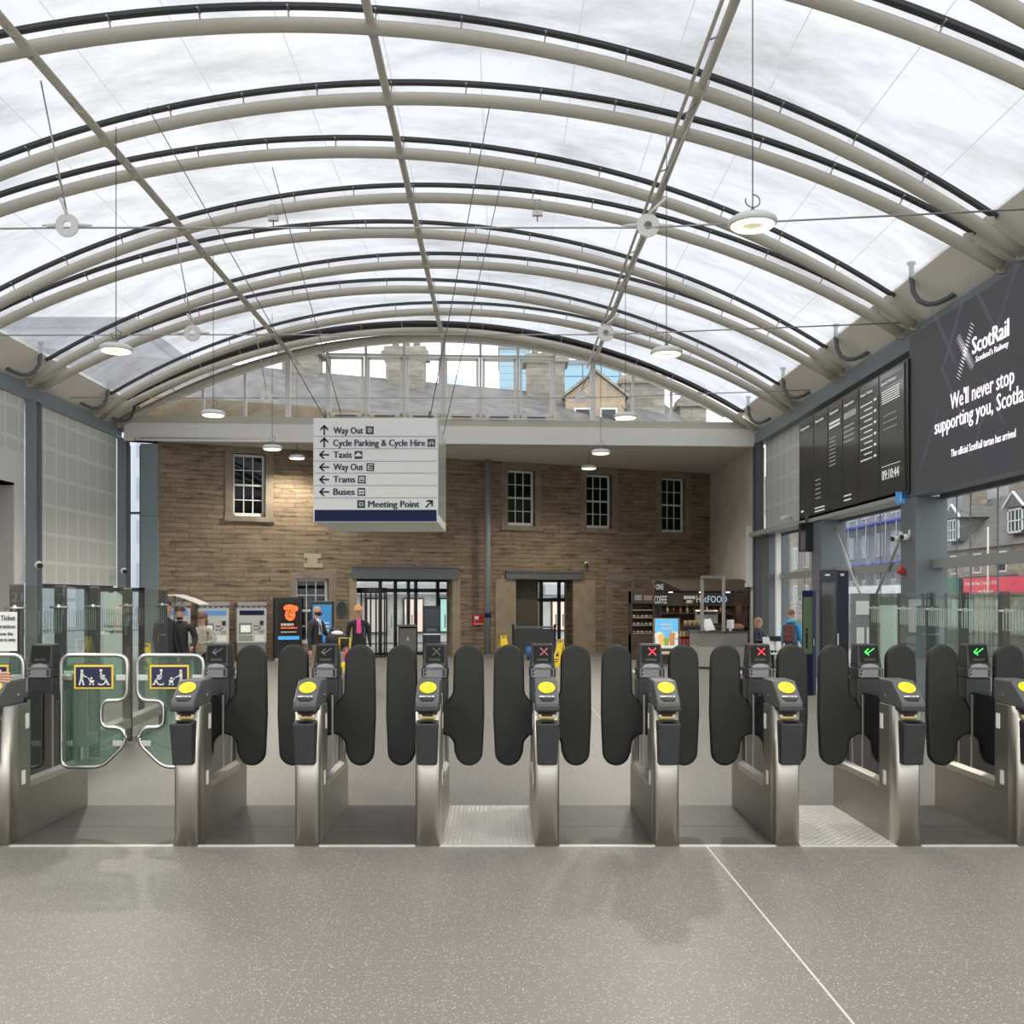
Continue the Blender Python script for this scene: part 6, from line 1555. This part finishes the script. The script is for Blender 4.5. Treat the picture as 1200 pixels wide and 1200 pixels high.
    for s in (-1, 1): mb.ball((s*.079, .0, zc), .010, .02, .03, 8, 6)
    mb.build('ears', skin, ob)
    if hair:
        m, style = hair; mb = MB()
        if style == 'short': mb.ball((0, .012, zc+.046), .098, .118, .122, 18, 9, 0, PI*.46)
        if style == 'long': mb.ball((0, .012, zc+.040), .100, .120, .120, 16, 8, 0, PI*.5); mb.ball((0, .055, zc-.05), .098, .065, .13, 14, 9)
        mb.build('hair', m, ob)
    for fn in extras: fn(ob, zc, hz)
    ob.location = loc; ob.rotation_euler = (0, 0, rz); ob.scale = (k, k, k)
    tag(ob, label, 'person', kind='thing')
    return ob
def down(sd, dx=.06): return ((sd*.225, .03, 1.17), (sd*(.225+dx*.5), -.04, .92), (0, -.1, -1))
LEGS = (((-.095, -.015, .50), (-.10, .02, .08)), ((.095, -.015, .50), (.105, .02, .08)))
STEP = (((-.09, -.12, .50), (-.09, -.06, .08)), ((.09, .04, .48), (.10, .26, .10)))
HAIRB = mat('dark_hair', (.025, .018, .014), .6); HAIRR = mat('brown_hair', (.13, .07, .04), .6); HAIRL = mat('fair_hair', (.33, .21, .11), .6); GREYH = mat('grey_stubble', (.35, .33, .31), .7)
BLKC = mat('black_cloth', (.014, .014, .016), .8); DKC = mat('charcoal_cloth', (.028, .026, .032), .8); KHA = mat('khaki_cloth', (.33, .24, .15), .8); BEI = mat('beige_cloth', (.36, .33, .26), .85, noise=.3, nscale=14); WHC = mat('white_cloth', (.70, .72, .76), .8); PNK = mat('pink_cloth', (.72, .08, .32), .8); BLU = mat('bright_blue_cloth', (.02, .30, .52), .7); DEN = mat('denim', (.05, .07, .11), .8)
def floorpos(u, Y): w = at(u, 702, Y); return (w.x, Y, 0)
def glasses(ob, zc, hz):
    mb = MB(); 
    for s in (-1, 1): mb.tube([(s*.03+.024*math.cos(2*PI*k/12), -.112, zc+.016+.018*math.sin(2*PI*k/12)) for k in range(12)], .0045, 6, True); mb.tube([(s*.055, -.11, zc+.018), (s*.08, .0, zc+.018)], .004, 6)
    mb.tube([(-.008, -.114, zc+.02), (.008, -.114, zc+.02)], .004, 6); mb.build('glasses', BLACK, ob)
def beard(ob, zc, hz):
    mb = MB(); mb.ball((0, -.050, zc-.062), .058, .050, .034, 12, 8, PI*.3, PI); mb.build('beard', HAIRB, ob)
def mask(ob, zc, hz):
    mb = MB(); mb.ball((0, -.045, zc-.03), .077, .072, .050, 14, 8); mb.build('face_mask', BLACK, ob)
    mb = MB(); 
    for s in (-1, 1): mb.tube([(s*.07, -.05, zc-.015), (s*.086, .0, zc+.01)], .004, 6)
    mb.build('mask_strap', BLACK, ob)
def cap(ob, zc, hz):
    mb = MB(); mb.ball((0, .008, zc+.050), .104, .125, .125, 16, 8, 0, PI*.5); c = mb.build('cap', mat('cap_orange', (.62, .30, .10), .7), ob); mb = MB(); mb.prism([(.085*math.cos(a), -.09-.11*math.sin(a), zc+.048) for a in [PI*j/10 for j in range(11)]], (0, 0, .012)); mb.build('cap_brim', mat('cap_orange'), c)
def lapel(ob, zc, hz):
    mb = MB()
    for s in (-1, 1): mb.prism([(s*.03, -.128, hz+.22), (s*.075, -.118, hz+.42), (s*.045, -.095, hz+.5), (s*.03, -.115, hz+.42)], (0, -.008, 0))
    mb.build('lapels', DKC, ob)
def backpack(ob, zc, hz):
    mb = MB(); mb.box(-.15, .15, .10, .27, hz+.02, hz+.50); mb.build('backpack', mat('backpack_brown', (.10, .035, .03), .7), ob, .05, 3)
    mb = MB(); mb.box(-.11, .11, .25, .31, hz+.06, hz+.27); mb.build('backpack_pocket', mat('backpack_brown'), ob, .03)
    mb = MB()
    for s in (-1, 1): mb.tube([(s*.10, .12, hz+.47), (s*.11, .0, hz+.555), (s*.11, -.11, hz+.42), (s*.13, -.06, hz+.15), (s*.12, .1, hz+.10)], .016, 6)
    mb.build('shoulder_strap', mat('backpack_brown'), ob)
def hood(ob, zc, hz):
    mb = MB(); mb.ball((0, .07, hz+.555), .125, .085, .06, 14, 8); mb.build('hood', BLU, ob)
person('man in dark jacket seen in profile, half behind the glass screen post', floorpos(194.5, 16.2), 1.2, 1.70, (DKC, BLKC), LEGS, (down(-1), down(1)), (HAIRB, 'short'))
person('bearded man in black clothes holding papers beside the ticket machines', floorpos(211, 16.6), .12, 1.60, (BLKC, BLKC), LEGS, (down(-1), ((.27, -.02, 1.19), (.26, -.26, 1.06), (-.2, -1, -.2))), (HAIRB, 'short'), extras=(beard,), build=1.18)
person('woman with glasses in beige cardigan and dark trousers, arms folded', floorpos(237, 17.6), -.1, 1.50, (BEI, BLKC), LEGS, (((-.25, -.02, 1.18), (-.06, -.20, 1.12), (1, -.1, .1)), ((.25, -.02, 1.18), (.08, -.22, 1.16), (-1, -.1, .1))), (HAIRR, 'long'), extras=(glasses,))
person('bald man in black mask, dark blazer, white shirt and khaki trousers', floorpos(371, 18.4), 1.15, 1.62, (DKC, KHA), LEGS, (down(-1), ((.25, -.04, 1.20), (.22, -.27, 1.12), (0, -1, 0))), None, shirt=WHC, extras=(mask, lapel), build=1.05, shoes=mat('brown_shoe', (.10, .05, .03), .5))
person('woman in orange cap, pink shirt and black jacket near the wide doorway', floorpos(420, 20.0), .25, 1.58, (BLKC, BLKC), LEGS, (down(-1), down(1)), (HAIRR, 'short'), shirt=PNK, extras=(cap,), build=1.08)
SITL = (((-.10, -.42, .47), (-.10, -.40, .08)), ((.10, -.42, .47), (.10, -.38, .08)))
s = person('fair haired person in dark coat seated at the cafe table', floorpos(889, 25.6), .9, 1.66, (mat('navy_coat', (.02, .022, .045), .8), BLKC), SITL, (((-.25, -.08, .76), (-.12, -.32, .76), (.5, -1, 0)), ((.25, -.08, .76), (.12, -.32, .76), (-.5, -1, 0))), (HAIRL, 'long'), sit=True)
w = at(889, 702, 25.6); t = thing('cafe_stool', 'low dark stool under the seated person', 'stool', (w.x, w.y, 0)); MB().box(-.2, .2, -.2, .2, .34, .38).build('seat', BLACKP, t, .01)
for x in (-.17, .17):
    for y in (-.17, .17): MB().tube([(x, y, .35), (x, y, 0)], .015, 8).build('leg', GALV, t)
person('person in bright blue jacket with brown backpack by the far window', floorpos(927.5, 22.0), 2.5, 1.48, (BLU, DEN), LEGS, (down(-1), down(1)), (HAIRR, 'short'), extras=(backpack, hood), build=1.12)

# the hand on the first gate's reader: its owner stands outside the picture
px, py = -4.12, 6.72
def lp(x, y, z): return (x-px, y-py, z)
person('hand reaching over the yellow reader of the broad gate at the picture edge', (px, py, 0), 0., 1.74, (DKC, BLKC), LEGS, (down(-1), (lp(-3.86, 6.96, 1.12), lp(-3.655, 7.245, 1.205), (1, .45, -.10))), (HAIRB, 'short'))
